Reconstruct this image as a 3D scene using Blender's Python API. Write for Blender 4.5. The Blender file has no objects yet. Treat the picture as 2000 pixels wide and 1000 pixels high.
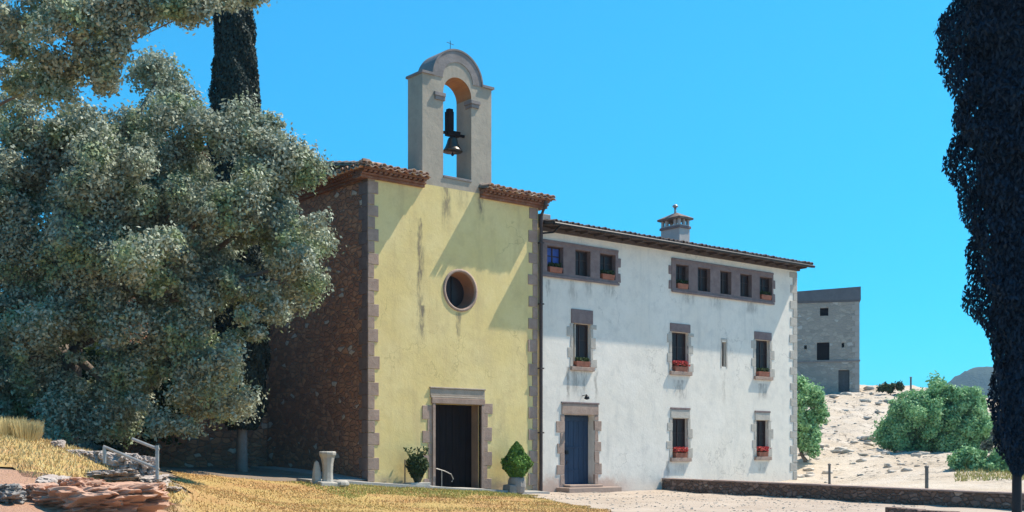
import bpy, math, random
import numpy as np
from mathutils import Vector, Matrix
R = math.radians
random.seed(7); rng = np.random.default_rng(7)
sc = bpy.context.scene
col = sc.collection
# ------------------------------------------------------------------ camera
F = 2324.0; HZ = 893.0; ANG = math.atan(2843/2324); ZC = 0.858
fw = (math.cos(ANG), math.sin(ANG)); rt = (math.sin(ANG), -math.cos(ANG))
cam_d = bpy.data.cameras.new('camera'); cam = bpy.data.objects.new('camera', cam_d); col.objects.link(cam)
cam.location = (0, 0, ZC); cam.rotation_euler = (R(90), 0, ANG - R(90))
cam_d.sensor_width = 36; cam_d.lens = F/2000*36; cam_d.shift_y = (HZ-500)/2000
cam_d.clip_start = 0.1; cam_d.clip_end = 12000
sc.camera = cam
# ------------------------------------------------------------------ light
SUN = Vector((1.67, -0.47, 2.60)).normalized()
sun_el = math.asin(SUN.z); sun_az = math.atan2(SUN.x, SUN.y)      # azimuth clockwise from +Y
world = bpy.data.worlds.new('World'); sc.world = world; world.use_nodes = True
wn = world.node_tree; wn.nodes.clear()
sky = wn.nodes.new('ShaderNodeTexSky'); sky.sky_type = 'NISHITA'; sky.sun_disc = False
sky.sun_elevation = sun_el; sky.sun_rotation = sun_az; sky.altitude = 300
sky.air_density = 1.0; sky.dust_density = 0.0; sky.ozone_density = 2.0
hs = wn.nodes.new('ShaderNodeHueSaturation'); hs.inputs['Hue'].default_value = 0.483
hs.inputs['Saturation'].default_value = 1.15; hs.inputs['Value'].default_value = 1.0
bg = wn.nodes.new('ShaderNodeBackground'); bg.inputs['Strength'].default_value = 0.125
wo = wn.nodes.new('ShaderNodeOutputWorld')
wn.links.new(sky.outputs[0], hs.inputs['Color']); 
tc = wn.nodes.new('ShaderNodeTexCoord'); sx = wn.nodes.new('ShaderNodeSeparateXYZ'); wn.links.new(tc.outputs['Generated'], sx.inputs[0])
mr = wn.nodes.new('ShaderNodeMapRange'); mr.interpolation_type = 'SMOOTHSTEP'; wn.links.new(sx.outputs[2], mr.inputs['Value']); mr.inputs['From Min'].default_value = 0; mr.inputs['From Max'].default_value = .42
tm = wn.nodes.new('ShaderNodeMix'); tm.data_type = 'RGBA'; wn.links.new(mr.outputs[0], tm.inputs[0]); tm.inputs[6].default_value = (.05, .58, .84, 1); tm.inputs[7].default_value = (.22, .90, 1.1, 1)
ml = wn.nodes.new('ShaderNodeMix'); ml.data_type = 'RGBA'; ml.blend_type = 'MULTIPLY'; ml.inputs[0].default_value = 1; wn.links.new(hs.outputs[0], ml.inputs[6]); wn.links.new(tm.outputs[2], ml.inputs[7])
wn.links.new(ml.outputs[2], bg.inputs['Color']); wn.links.new(bg.outputs[0], wo.inputs[0])
sd = bpy.data.lights.new('sun', 'SUN'); sun = bpy.data.objects.new('sun', sd); col.objects.link(sun)
sd.energy = 5.0; sd.angle = R(0.5); sd.color = (1.0, 0.90, 0.76)
sun.rotation_euler = SUN.to_track_quat('Z', 'Y').to_euler(); sun.location = (30, -10, 40)
vs = sc.view_settings; vs.view_transform = 'Standard'; vs.look = 'None'; vs.gamma = 1; vs.exposure = 0.66
sc.cycles.max_bounces = 6; sc.cycles.transparent_max_bounces = 8
# ------------------------------------------------------------------ geometry helpers
D = 28.15                                            # facade plane y = D
def ray(u, v):
    k = (u-1000)/F
    return (fw[0]+k*rt[0], fw[1]+k*rt[1], (HZ-v)/F)
def P(u, v, t):
    r = ray(u, v); return Vector((r[0]*t, r[1]*t, ZC+r[2]*t))
def FX(u, y=D):
    r = ray(u, 0); return r[0]*y/r[1]
def FZ(u, v, y=D):
    r = ray(u, v); return ZC+r[2]*y/r[1]
# ------------------------------------------------------------------ materials
def srgb(r, g, b):
    f = lambda c: (c/12.92 if c <= .04045 else ((c+.055)/1.055)**2.4)
    return (f(r/255), f(g/255), f(b/255), 1)
class NT:
    def __init__(s, name):
        s.m = bpy.data.materials.new(name); s.m.use_nodes = True; s.t = s.m.node_tree
        s.b = s.t.nodes['Principled BSDF']; s.pos = s.t.nodes.new('ShaderNodeNewGeometry').outputs['Position']
        s.b.inputs['Specular IOR Level'].default_value = .3
    def n(s, ty, **kw):
        x = s.t.nodes.new(ty)
        for k, v in kw.items(): setattr(x, k, v)
        return x
    def link(s, a, b): s.t.links.new(a, b)
    def put(s, sock, val):
        if hasattr(val, 'is_output') or isinstance(val, bpy.types.NodeSocket): s.link(val, sock)
        else: sock.default_value = val
    def mapping(s, scale=(1,1,1), loc=(0,0,0)):
        m = s.n('ShaderNodeMapping'); m.inputs['Scale'].default_value = scale; m.inputs['Location'].default_value = loc
        s.link(s.pos, m.inputs['Vector']); return m.outputs[0]
    def noise(s, sc, det=5, rough=.55, vec=None, dist=0):
        x = s.n('ShaderNodeTexNoise'); x.inputs['Scale'].default_value = sc; x.inputs['Detail'].default_value = det
        x.inputs['Roughness'].default_value = rough; x.inputs['Distortion'].default_value = dist
        s.link(vec if vec is not None else s.pos, x.inputs['Vector']); return x.outputs[0]
    def vor(s, sc, vec=None, feature='F1', out='Distance', rnd=1):
        x = s.n('ShaderNodeTexVoronoi', feature=feature); x.inputs['Scale'].default_value = sc
        x.inputs['Randomness'].default_value = rnd
        s.link(vec if vec is not None else s.pos, x.inputs['Vector']); return x.outputs[out]
    def ramp(s, fac, lo, hi, a=0., b=1.):
        x = s.n('ShaderNodeMapRange', interpolation_type='SMOOTHSTEP'); s.link(fac, x.inputs['Value'])
        for i, v in zip(('From Min', 'From Max', 'To Min', 'To Max'), (lo, hi, a, b)): x.inputs[i].default_value = v
        return x.outputs[0]
    def mul(s, a, b, op='MULTIPLY'):
        x = s.n('ShaderNodeMath', operation=op); s.put(x.inputs[0], a); s.put(x.inputs[1], b); return x.outputs[0]
    def mix(s, fac, a, b, blend='MIX'):
        x = s.n('ShaderNodeMix', data_type='RGBA', blend_type=blend); s.put(x.inputs[0], fac)
        s.put(x.inputs[6], a); s.put(x.inputs[7], b); return x.outputs[2]
    def bump(s, h, strength=.5, dist=.02):
        x = s.n('ShaderNodeBump'); x.inputs['Strength'].default_value = strength; x.inputs['Distance'].default_value = dist
        s.link(h, x.inputs['Height']); s.link(x.outputs[0], s.b.inputs['Normal'])
    def done(s, color, rough=.85):
        s.put(s.b.inputs['Base Color'], color); s.put(s.b.inputs['Roughness'], rough); return s.m
    def xyz(s):
        x = s.n('ShaderNodeSeparateXYZ'); s.link(s.pos, x.inputs[0]); return x.outputs
def c3(r, g, b): return (r, g, b, 1)
def streak(m, acc, x, z1, z0, w, st, sep, wob):
    """a stain: runs down from z1 to z0 around x, ragged"""
    dx = m.mul(m.mul(sep[0], wob, 'ADD'), x, 'SUBTRACT'); dx = m.mul(dx, 0, 'ABSOLUTE')
    a = m.ramp(dx, w*.25, w, 1, 0)
    b = m.ramp(sep[2], z0, z0+(z1-z0)*.55, 0, 1); c = m.ramp(sep[2], z1, z1+.06, 1, 0)
    k = m.mul(m.mul(a, b), m.mul(c, st))
    return k if acc is None else m.mul(acc, k, 'MAXIMUM')
def plaster(name, base, alt, stain, streaks, foot, yonly=None):
    m = NT(name); sep = m.xyz()
    big = m.noise(.55, 4, .6); mid = m.noise(2.3, 6, .65); fine = m.noise(14, 5, .7)
    vert = m.noise(1, 6, .65, m.mapping((2.6, 2.6, .35)))
    cl = m.mix(m.ramp(big, .35, .7), base, alt)
    cl = m.mix(m.ramp(mid, .45, .75, 0, .45), cl, stain); cl = m.mix(m.ramp(m.noise(.9, 6, .75, m.mapping((1, 1, 1), (7, 3, 1))), .52, .6, 0, .28), cl, stain)
    cl = m.mix(m.ramp(vert, .5, .75, 0, .6), cl, stain)
    cl = m.mix(m.ramp(fine, .3, .8, 0, .22), cl, tuple(c*.8 for c in base[:3])+(1,))
    wob = m.mul(m.mul(m.noise(3.5, 3), -.5, 'ADD'), .22)
    wv = m.n('ShaderNodeVectorMath', operation='ADD'); nz = m.n('ShaderNodeTexNoise'); nz.inputs['Scale'].default_value = 2.5; nz.inputs['Detail'].default_value = 6; m.link(m.pos, nz.inputs['Vector'])
    m.link(m.pos, wv.inputs[0]); m.link(nz.outputs['Color'], wv.inputs[1])
    crk = m.mul(m.ramp(m.vor(.55, wv.outputs[0], 'DISTANCE_TO_EDGE'), .0, .012, 1, 0), m.ramp(m.noise(.5, 3, .5, m.mapping((1, 1, 1), (3, 9, 4))), .5, .6, 0, .45))
    cl = m.mix(crk, cl, tuple(c*.45 for c in base[:3])+(1,))
    patch = m.ramp(m.vor(.42, m.mapping((1, 1, .8), (5, 2, 1)), 'F1', 'Color'), .80, .84, 0, .22); cl = m.mix(m.mul(patch, m.ramp(m.noise(1.7, 6, .7), .42, .52)), cl, alt)
    acc = None
    for (x, z1, z0, w, st) in streaks: acc = streak(m, acc, x, z1, z0, w, st, sep, wob)
    if acc is not None:
        brk = m.ramp(m.noise(1, 6, .7, m.mapping((9, 9, 2.2))), .38, .62, .15, 1)
        cl = m.mix(m.mul(acc, brk), cl, c3(.13, .11, .095))
    lowz = m.mul(sep[2], m.mul(m.noise(2.2, 5, .7), -.9), 'ADD')
    cl = m.mix(m.mul(m.ramp(lowz, -.5, -.05, .8, 0), m.ramp(m.mul(sep[0], m.noise(.8, 3), 'ADD'), 27.6, 29.2, 1, .12)), cl, foot)
    m.bump(m.mul(m.mul(m.noise(4, 7, .68), m.mul(m.noise(1.1, 2), 1.2), 'ADD'), m.mul(fine, .5), 'ADD'), .26, .03)
    return m.done(cl, .9)
YEL = plaster('yellow_plaster', c3(.74, .585, .25), c3(.79, .65, .32), c3(.58, .45, .22),
    [(FX(820), 7.7, 3.4, .13, .8), (FX(822), 6.9, 5.9, .2, .5), (FX(826), 5.2, 4.0, .14, .85), (FX(895), 5.1, 4.2, .12, .75),
     (FX(872), 8.9, 7.3, .22, .7), (FX(940), 8.6, 7.8, .18, .8), (FX(905), 8.9, 8.0, .3, .4), (FX(970), 2.6, 1.0, .5, .18)],
    c3(.33, .24, .17))
WHT = plaster('white_plaster', c3(.77, .71, .615), c3(.81, .755, .67), c3(.56, .535, .49),
    [(FX(1133), 3.68, 2.6, .55, .55), (FX(1110), 3.7, 2.4, .1, .7), (FX(1165), 3.7, 2.4, .1, .5), (FX(1330), 3.5, 2.7, .45, .6), (FX(1490), 3.55, 2.9, .4, .55),
     (FX(1120), 6.6, 5.6, .3, .4), (FX(1150), 6.6, 5.9, .25, .45), (FX(1190), 6.55, 6.0, .35, .55), (FX(1072), 6.4, 5.7, .12, .5),
     (FX(1345), 6.55, 6.1, .4, .55), (FX(1400), 6.55, 6.0, .5, .4), (FX(1470), 6.55, 6.0, .5, .5), (FX(1415), 3.85, 2.5, .12, .3),
     (FX(1305), .7, .1, .12, .5), (FX(1490), .65, .2, .35, .45), (FX(1330), .6, .2, .4, .3)],
    c3(.50, .33, .25))
def stone(name, a, b, sc=3., bump=.5, rough=.88, c=None):
    m = NT(name); n1 = m.noise(sc, 6, .65); n2 = m.noise(sc*6, 5, .7)
    cl = m.mix(m.ramp(n1, .3, .7), a, b)
    cl = m.mix(m.ramp(n2, .5, .8, 0, .5), cl, c or tuple(x*.6 for x in a[:3])+(1,))
    isl = m.n('ShaderNodeNewGeometry').outputs['Random Per Island']
    cl = m.mix(m.ramp(isl, 0, 1, 0, .3), cl, tuple(x*.62 for x in b[:3])+(1,))
    m.bump(m.mul(n1, m.mul(n2, .5), 'ADD'), bump, .03)
    return m.done(cl, rough)
TRIM = stone('trim_stone', c3(.31, .22, .175), c3(.42, .31, .25), 4)
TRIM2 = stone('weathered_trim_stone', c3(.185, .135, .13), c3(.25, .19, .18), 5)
PALE = stone('pale_trim_stone', c3(.42, .38, .33), c3(.50, .46, .40), 4)
GABLE = stone('bell_gable_render', c3(.35, .31, .25), c3(.44, .38, .30), 1.6, .5, c=c3(.22, .20, .18))
INTR = stone('ochre_brick_soffit', c3(.42, .22, .09), c3(.33, .17, .08), 3)
CAP = stone('capping_stone', c3(.20, .18, .17), c3(.28, .25, .24), 3)
def rubble(name, mort, cols, light, sc, boff=.06):
    m = NT(name); mp = m.mapping((1, 1, 1.7))
    wv = m.n('ShaderNodeVectorMath', operation='ADD'); m.link(mp, wv.inputs[0])
    nn = m.n('ShaderNodeTexNoise'); nn.inputs['Scale'].default_value = 3; m.link(m.pos, nn.inputs['Vector'])
    sc_ = m.n('ShaderNodeVectorMath', operation='SCALE'); sc_.inputs['Scale'].default_value = .25
    m.link(nn.outputs['Color'], sc_.inputs[0]); m.link(sc_.outputs[0], wv.inputs[1]); v = wv.outputs[0]
    edge = m.vor(sc, v, 'DISTANCE_TO_EDGE'); cell = m.vor(sc, v, 'F1', 'Color')
    sp = m.n('ShaderNodeSeparateXYZ'); m.link(cell, sp.inputs[0])
    cl = m.mix(sp.outputs[0], cols[0], cols[1]); cl = m.mix(m.ramp(sp.outputs[1], .5, .9), cl, cols[2])
    cl = m.mix(m.ramp(sp.outputs[2], .955, .96), cl, light)
    cl = m.mix(m.ramp(m.noise(9, 5, .7), .4, .8, 0, .5), cl, mort)
    cl = m.mix(m.ramp(edge, .02, .09, 1, 0), cl, mort)
    m.bump(m.mul(m.ramp(edge, 0, .16), m.mul(m.noise(12, 5), .5), 'ADD'), .8, boff)
    return m.done(cl, .92)
RUB = rubble('red_rubble_stone', c3(.36, .22, .16), (c3(.50, .24, .14), c3(.32, .16, .11), c3(.58, .30, .18)), c3(.65, .56, .48), 4.2)
WALLST = rubble('brown_wall_stone', c3(.12, .085, .07), (c3(.20, .13, .10), c3(.13, .085, .07), c3(.26, .18, .15)), c3(.40, .32, .27), 4.5)
TOWST = rubble('grey_tower_stone', c3(.30, .275, .24), (c3(.34, .31, .27), c3(.27, .25, .22), c3(.39, .35, .30)), c3(.45, .43, .40), 2.6, .03)
def tilemat(name, a, b, c):
    m = NT(name); isl = m.noise(1, 2, .5, m.mapping((4.2, 2.2, 2.2)))
    cl = m.mix(m.ramp(isl, .35, .65), a, b); cl = m.mix(m.ramp(m.noise(7, 5, .7), .45, .75, 0, .8), cl, c)
    m.bump(m.noise(20, 4), .4, .01); return m.done(cl, .9)
TILE = tilemat('clay_roof_tile', c3(.36, .17, .10), c3(.50, .36, .27), c3(.44, .40, .35))
BRICK = tilemat('eaves_brick', c3(.24, .11, .07), c3(.18, .085, .055), c3(.30, .21, .16))
DTILE = tilemat('dark_roof_tile', c3(.16, .11, .09), c3(.24, .17, .14), c3(.20, .19, .17))
def flat(name, colr, rough=.6, metal=0, var=.3, sc=8, bmp=.15):
    m = NT(name); n = m.noise(sc, 5, .6)
    cl = m.mix(m.ramp(n, .3, .75), colr, tuple(x*(1-var) for x in colr[:3])+(1,)); m.b.inputs['Metallic'].default_value = metal
    m.bump(n, bmp, .01); return m.done(cl, rough)
def boards(name, a, b, sc):
    m = NT(name); n = m.noise(1, 5, .6, m.mapping((sc, sc, 1.2))); cl = m.mix(m.ramp(n, .3, .7), a, b)
    m.bump(n, .3, .01); return m.done(cl, .55)
BLUE = boards('blue_door_paint', c3(.028, .055, .105), c3(.018, .035, .07), 14)
DARKW = boards('dark_old_wood', c3(.018, .011, .010), c3(.009, .006, .006), 16); DARKW.node_tree.nodes['Principled BSDF'].inputs['Specular IOR Level'].default_value = .08
BROWNW = boards('brown_window_wood', c3(.055, .03, .024), c3(.03, .018, .016), 16)
IRON = flat('dark_iron', c3(.03, .03, .032), .5, .6)
GALV = flat('galvanised_rail', c3(.42, .41, .39), .45, .5)
BRONZE = flat('bell_bronze', c3(.10, .085, .07), .38, .8)
PIPE = flat('brown_pipe', c3(.085, .06, .055), .5, .2)
TERRA = flat('terracotta', c3(.36, .14, .09), .85)
SHELL = stone('pale_carved_stone', c3(.38, .36, .32), c3(.48, .45, .40), 5)
CONC = stone('pavement_concrete', c3(.36, .35, .33), c3(.43, .41, .38), 2.2, .3)
GREYROCK = stone('planter_stone', c3(.22, .21, .20), c3(.30, .28, .26), 6)
def glass():
    m = NT('dark_window_glass'); m.b.inputs['Specular IOR Level'].default_value = .15
    n = m.noise(2.5, 2); m.bump(n, .08, .02)
    return m.done(m.mix(n, c3(.022, .016, .016), c3(.04, .028, .026)), .3)
GLASS = glass()
BGLASS = flat('blue_pane', c3(.05, .10, .38), .5)  # plain blue colour for one top floor pane
def leafmat(name, a, b, c, tr=.2):
    m = NT(name); isl = m.n('ShaderNodeNewGeometry').outputs['Random Per Island']
    cl = m.mix(isl, a, b); cl = m.mix(m.ramp(m.noise(1.3, 3), .45, .7), cl, c)
    t = m.n('ShaderNodeBsdfTranslucent'); m.link(cl, t.inputs['Color'])
    mx = m.n('ShaderNodeMixShader'); mx.inputs[0].default_value = tr
    m.link(m.b.outputs[0], mx.inputs[1]); m.link(t.outputs[0], mx.inputs[2])
    m.link(mx.outputs[0], m.t.nodes['Material Output'].inputs['Surface'])
    m.b.inputs['Specular IOR Level'].default_value = .18
    return m.done(cl, .6)
OAK = leafmat('holm_oak_leaf', c3(.18, .205, .14), c3(.48, .52, .42), c3(.27, .35, .18))
OAK2 = leafmat('pale_oak_leaf', c3(.20, .23, .15), c3(.49, .52, .41), c3(.30, .38, .2))
CYP = leafmat('cypress_leaf', c3(.030, .042, .036), c3(.055, .07, .055), c3(.035, .05, .045), .08)
CYPN = leafmat('dark_cypress_leaf', c3(.015, .029, .052), c3(.024, .042, .068), c3(.018, .034, .056), .03); CYPN.node_tree.nodes['Principled BSDF'].inputs['Specular IOR Level'].default_value = .1
BUSH = leafmat('green_shrub_leaf', c3(.17, .36, .15), c3(.34, .54, .28), c3(.21, .42, .19))
BUSHL = leafmat('light_shrub_leaf', c3(.09, .18, .03), c3(.15, .28, .05), c3(.07, .15, .03))
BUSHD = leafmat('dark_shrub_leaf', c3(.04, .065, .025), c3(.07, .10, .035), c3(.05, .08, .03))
BUSHG = leafmat('grey_shrub_leaf', c3(.12, .15, .12), c3(.2, .23, .19), c3(.15, .18, .15))
FLOW = leafmat('red_flower', c3(.50, .06, .05), c3(.62, .16, .13), c3(.45, .05, .06))
BARK = stone('bark', c3(.12, .095, .08), c3(.19, .16, .135), 6, .9)
BARKG = stone('pale_bark', c3(.20, .17, .16), c3(.27, .24, .22), 6, .8)
# ------------------------------------------------------------------ mesh builder and tagging
class MB:
    def __init__(s): s.v = []; s.f = []
    def add(s, vs_, fs):
        o = len(s.v); s.v += [tuple(p) for p in vs_]; s.f += [tuple(i+o for i in f) for f in fs]; return s
    def box(s, x0, x1, y0, y1, z0, z1):
        return s.add([(x0,y0,z0),(x1,y0,z0),(x1,y1,z0),(x0,y1,z0),(x0,y0,z1),(x1,y0,z1),(x1,y1,z1),(x0,y1,z1)],
            [(0,3,2,1),(4,5,6,7),(0,1,5,4),(1,2,6,5),(2,3,7,6),(3,0,4,7)])
    def quad(s, a, b, c, d): return s.add([a, b, c, d], [(0,1,2,3)])
    def rough_box(s, x0, x1, y0, y1, z0, z1, j=.01):
        k = lambda: random.uniform(-j, j)
        o = [(x0,y0,z0),(x1,y0,z0),(x1,y1,z0),(x0,y1,z0),(x0,y0,z1),(x1,y0,z1),(x1,y1,z1),(x0,y1,z1)]
        return s.add([(a+k(), b+k()*.6, c+k()) for a, b, c in o], [(0,3,2,1),(4,5,6,7),(0,1,5,4),(1,2,6,5),(2,3,7,6),(3,0,4,7)])
    def tube(s, pts, rad, n=8, caps=True):
        pts = [Vector(p) for p in pts]; rr = rad if isinstance(rad, (list, tuple)) else [rad]*len(pts); vv = []
        for i, p in enumerate(pts):
            d = (pts[min(i+1, len(pts)-1)]-pts[max(i-1, 0)]).normalized()
            a = d.cross(Vector((.13, .21, .97) if abs(d.z) < .9 else (1, .1, 0))).normalized(); b = d.cross(a)
            for k in range(n):
                t = 2*math.pi*k/n; vv.append(p+(a*math.cos(t)+b*math.sin(t))*rr[i])
        ff = [(i*n+k, i*n+(k+1) % n, (i+1)*n+(k+1) % n, (i+1)*n+k) for i in range(len(pts)-1) for k in range(n)]
        if caps: ff += [tuple(range(n))[::-1], tuple((len(pts)-1)*n+k for k in range(n))]
        return s.add(vv, ff)
    def lathe(s, c, prof, n=20, ax=(1, 1)):
        vv = []; m_ = len(prof)
        for (r, z) in prof:
            for k in range(n):
                t = 2*math.pi*k/n; vv.append((c[0]+r*math.cos(t)*ax[0], c[1]+r*math.sin(t)*ax[1], c[2]+z))
        ff = [(i*n+k, i*n+(k+1) % n, (i+1)*n+(k+1) % n, (i+1)*n+k) for i in range(m_-1) for k in range(n)]
        ff += [tuple(range(n))[::-1], tuple((m_-1)*n+k for k in range(n))]
        return s.add(vv, ff)
    def build(s, name, mat, parent=None, smooth=False, bevel=0):
        return mesh_obj(name, s.v, s.f, mat, parent, smooth, bevel)
def root_loc(o):
    while o.parent: o = o.parent
    return o.location
def mesh_obj(name, v, f, mat, parent=None, smooth=False, bevel=0):
    me = bpy.data.meshes.new(name)
    if parent is not None:
        L = root_loc(parent)
        v = v-np.array(L) if isinstance(v, np.ndarray) else [(a-L[0], b-L[1], c-L[2]) for a, b, c in v]
    me.from_pydata(v, [], f) if not isinstance(v, np.ndarray) else fast(me, v, f)
    me.materials.append(mat)
    if smooth: me.polygons.foreach_set('use_smooth', [True]*len(me.polygons))
    me.update(); o = bpy.data.objects.new(name, me); col.objects.link(o)
    if parent is not None: o.parent = parent
    if bevel:
        b = o.modifiers.new('bevel', 'BEVEL'); b.width = bevel; b.segments = 2; b.limit_method = 'ANGLE'
    return o
def fast(me, v, f):
    f = np.asarray(f, dtype=np.int32); me.vertices.add(len(v)); me.vertices.foreach_set('co', v.astype(np.float32).ravel())
    me.loops.add(f.size); me.loops.foreach_set('vertex_index', f.ravel()); n = f.shape[1]
    me.polygons.add(len(f)); me.polygons.foreach_set('loop_start', np.arange(0, f.size, n, dtype=np.int32))
    me.polygons.foreach_set('loop_total', np.full(len(f), n, dtype=np.int32)); me.update(calc_edges=True)
def tag(o, label=None, cat=None, group=None, kind=None):
    if label: o['label'] = label
    if cat: o['category'] = cat
    if group: o['group'] = group
    if kind: o['kind'] = kind
    return o
def thing(name, loc, label, cat, group=None):
    o = bpy.data.objects.new(name, None); o.empty_display_size = .2; col.objects.link(o); o.location = loc
    return tag(o, label, cat, group)
# ------------------------------------------------------------------ ground shape
CP = [(17.89,28.15,.10),(21,28.15,-.10),(23.9,28.15,-.28),(26,28.15,-.24),(29.6,28.15,-.30),(33,28.15,-.05),(36.8,28.15,0),
      (29.3,24,-.36),(28.9,19,-.45),(28.6,15.1,-.50),(28,8,-.7),(0,0,-.75),(10,5,-.7),(20,5,-.75),(0,12,-.6),(5,15,-.45),(12,17,-.45),(19,19.7,-.42),(24,20,-.42),
      (16,27,.08),(14,26,.05),(16,33,.5),(14,36,.7),(12.5,25,.0),(12.5,22,-.25),(10.5,18,-.42),
      (38,30,.05),(34,20,-.1),(36,10,-.5),(32,20,-.3)]
for (u, v, t) in [(0,852,21.5),(60,858,21.5),(110,876,21.5),(200,896,22),(260,908,22),(300,932,22.5),(345,947,24.5),(-150,835,22),(0,925,18.5),(120,945,19),(160,925,20),
                  (240,955,20),(30,1010,16),(330,1004,20),(-100,930,18),(0,880,29),(200,900,29),(300,918,29),(-100,870,29),(0,870,38),(200,880,38),(560,925,34),
                  (1560,905,50),(1570,875,56),(1610,840,66),(1660,800,76),(1690,770,88),(1740,761,90),(1640,768,90),(1560,768,94),
                  (1800,893,50),(1700,890,51),(1900,890,48),(1960,935,40),(1880,915,43),(1850,765,98),(1950,790,98),(1620,946,44),(1810,957,37),(1750,880,56),(1800,820,72),(1900,830,70),(1750,830,66),(2050,930,45),(2080,830,80)]:
    p = P(u, v, t); CP.append((p.x, p.y, p.z))
CP = np.array(CP)
def tps_k(d2): return np.where(d2 > 0, d2*np.log(np.maximum(d2, 1e-9))*.5, 0.)
S_ = 20.
A_ = CP[:, :2]/S_; n_ = len(A_)
K_ = tps_k(((A_[:, None]-A_[None])**2).sum(-1))+np.eye(n_)*.002
Pm = np.c_[np.ones(n_), A_]
M_ = np.block([[K_, Pm], [Pm.T, np.zeros((3, 3))]])
W_ = np.linalg.solve(M_, np.r_[CP[:, 2], 0, 0, 0])
def sm(x, a, b):
    t = np.clip((x-a)/(b-a), 0, 1); return t*t*(3-2*t)
def GN(x, y):
    x = np.asarray(x, float); y = np.asarray(y, float)
    q = np.stack([x.ravel(), y.ravel()], 1)/S_
    z = tps_k(((q[:, None]-A_[None])**2).sum(-1))@W_[:n_]+np.c_[np.ones(len(q)), q]@W_[n_:]
    z = z.reshape(x.shape); d = np.hypot(x-20, y-20)
    z = np.clip(z, -1.6, 7.2)
    far = np.hypot(x, y); z = z*(1-sm(far, 104, 150))-6*sm(far, 104, 150)
    left = sm(-x, 0, 25); z = z*(1-left)+(.6)*left
    back = sm(-y, 0, 12); z = z*(1-back)+(-.8)*back
    # small relief, stronger on the stony hill
    amp = .02+.16*sm(far, 46, 60)*sm(x, 28, 36)
    z = z+amp*(np.sin(x*1.7+np.sin(y*1.1)*2)*np.sin(y*1.9+np.sin(x*.7)*2)+.5*np.sin(x*4.1+y*2.3)*np.sin(y*3.7-x*1.3))
    return z
def G(x, y): return float(GN(np.array([x]), np.array([y]))[0])
def chunkGN(X, Y):
    out = np.empty(X.shape); 
    for i in range(0, X.shape[0], 20): out[i:i+20] = GN(X[i:i+20], Y[i:i+20])
    return out
xs = np.r_[-1600, -600, -250, -120, np.arange(-60, 0, 4), np.arange(0, 45, .4), np.arange(45, 100, .9), np.arange(100, 160, 6), 250, 600, 1600]
ys = np.r_[-1600, -600, -200, -80, -30, -12, np.arange(-6, 45, .45), np.arange(45, 75, .9), np.arange(75, 150, 6), 250, 600, 1600]
X, Y = np.meshgrid(xs, ys, indexing='ij'); Z = chunkGN(X, Y)
nx, ny = X.shape; idx = np.arange(nx*ny).reshape(nx, ny)
fq = np.stack([idx[:-1, :-1], idx[1:, :-1], idx[1:, 1:], idx[:-1, 1:]], -1).reshape(-1, 4)
def groundmat():
    m = NT('stony_ground'); sep = m.xyz()
    n1 = m.noise(.35, 5, .6); n2 = m.noise(1.6, 6, .7); n3 = m.noise(9, 5, .7)
    cl = m.mix(m.ramp(n1, .35, .65), c3(.52, .45, .37), c3(.45, .37, .28))
    cl = m.mix(m.ramp(n2, .5, .75, 0, .7), cl, c3(.27, .23, .19))
    cl = m.mix(m.ramp(n3, .45, .8, 0, .5), cl, c3(.58, .52, .44))
    v = m.vor(2.6, m.mapping((1, 1, 1.8)), 'DISTANCE_TO_EDGE')
    hillside = m.ramp(sep[0], 33, 40)
    crack = m.mul(m.mul(m.ramp(v, .02, .1, 1, 0), m.ramp(m.noise(.9, 4), .48, .62)), hillside)
    cl = m.mix(m.mul(crack, .75), cl, c3(.13, .11, .085))
    cl = m.mix(m.ramp(m.mul(sep[0], m.mul(n2, 1.5), 'ADD'), 16.5, 19.5, .85, 0), cl, c3(.17, .13, .10))  # shade beside the chapel put into the soil colour, darker towards low x
    m.bump(m.mul(m.mul(n2, m.mul(n3, .4), 'ADD'), m.mul(crack, -.5), 'ADD'), .8, .12)
    return m.done(cl, .95)
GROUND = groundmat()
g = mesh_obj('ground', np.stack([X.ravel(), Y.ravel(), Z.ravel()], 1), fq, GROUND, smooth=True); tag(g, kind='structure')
def sheet(name, mat, inside, x0, x1, y0, y1, step, lift, kind='structure'):
    a = np.arange(x0, x1+step, step); b = np.arange(y0, y1+step, step); X, Y = np.meshgrid(a, b, indexing='ij')
    Z = chunkGN(X, Y)+lift; nx, ny = X.shape; idx = np.arange(nx*ny).reshape(nx, ny)
    cx = (X[:-1, :-1]+X[1:, 1:])/2; cy = (Y[:-1, :-1]+Y[1:, 1:])/2; keep = inside(cx, cy)
    f = np.stack([idx[:-1, :-1], idx[1:, :-1], idx[1:, 1:], idx[:-1, 1:]], -1)[keep]
    used, inv = np.unique(f, return_inverse=True); f = inv.reshape(-1, 4)
    V = np.stack([X.ravel(), Y.ravel(), Z.ravel()], 1)[used]
    return tag(mesh_obj(name, V, f, mat, smooth=True), kind=kind)
wob = lambda x, y: .12*np.sin(x*3.1+y*1.7)+.08*np.sin(x*7.3-y*5.1)+.1*np.sin(y*4.3)
def edge_x(y): return 19+(y-19.7)*(3.7/8.1)               # lawn / paving boundary
def shade_line(x, y): return y-(28.15+(17.9-x)*.27)
def in_lawn(x, y):
    w = wob(x, y); return (x+w < edge_x(y)) & (y+w*.6 < 27.35+np.maximum(0, 17-x)*.16) & (x+w > np.where(y > 19.5, 8.7+(y-19.5)*.40, -4)) & (y > 8)
def in_mound(x, y):
    w = wob(x, y)*1.5; return (x+w < 8.6+(y-19)*.22) & (y+w > 19.0+(8-x)*.35) & (y+w < 24.5+(8-x)*.3) & (x > -3)
def in_pave(x, y): return (x+wob(x, y)*.5 >= edge_x(y)) & (x < 29.0+(y-19)*.06) & (y < 28.12) & (y > 8)
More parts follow.
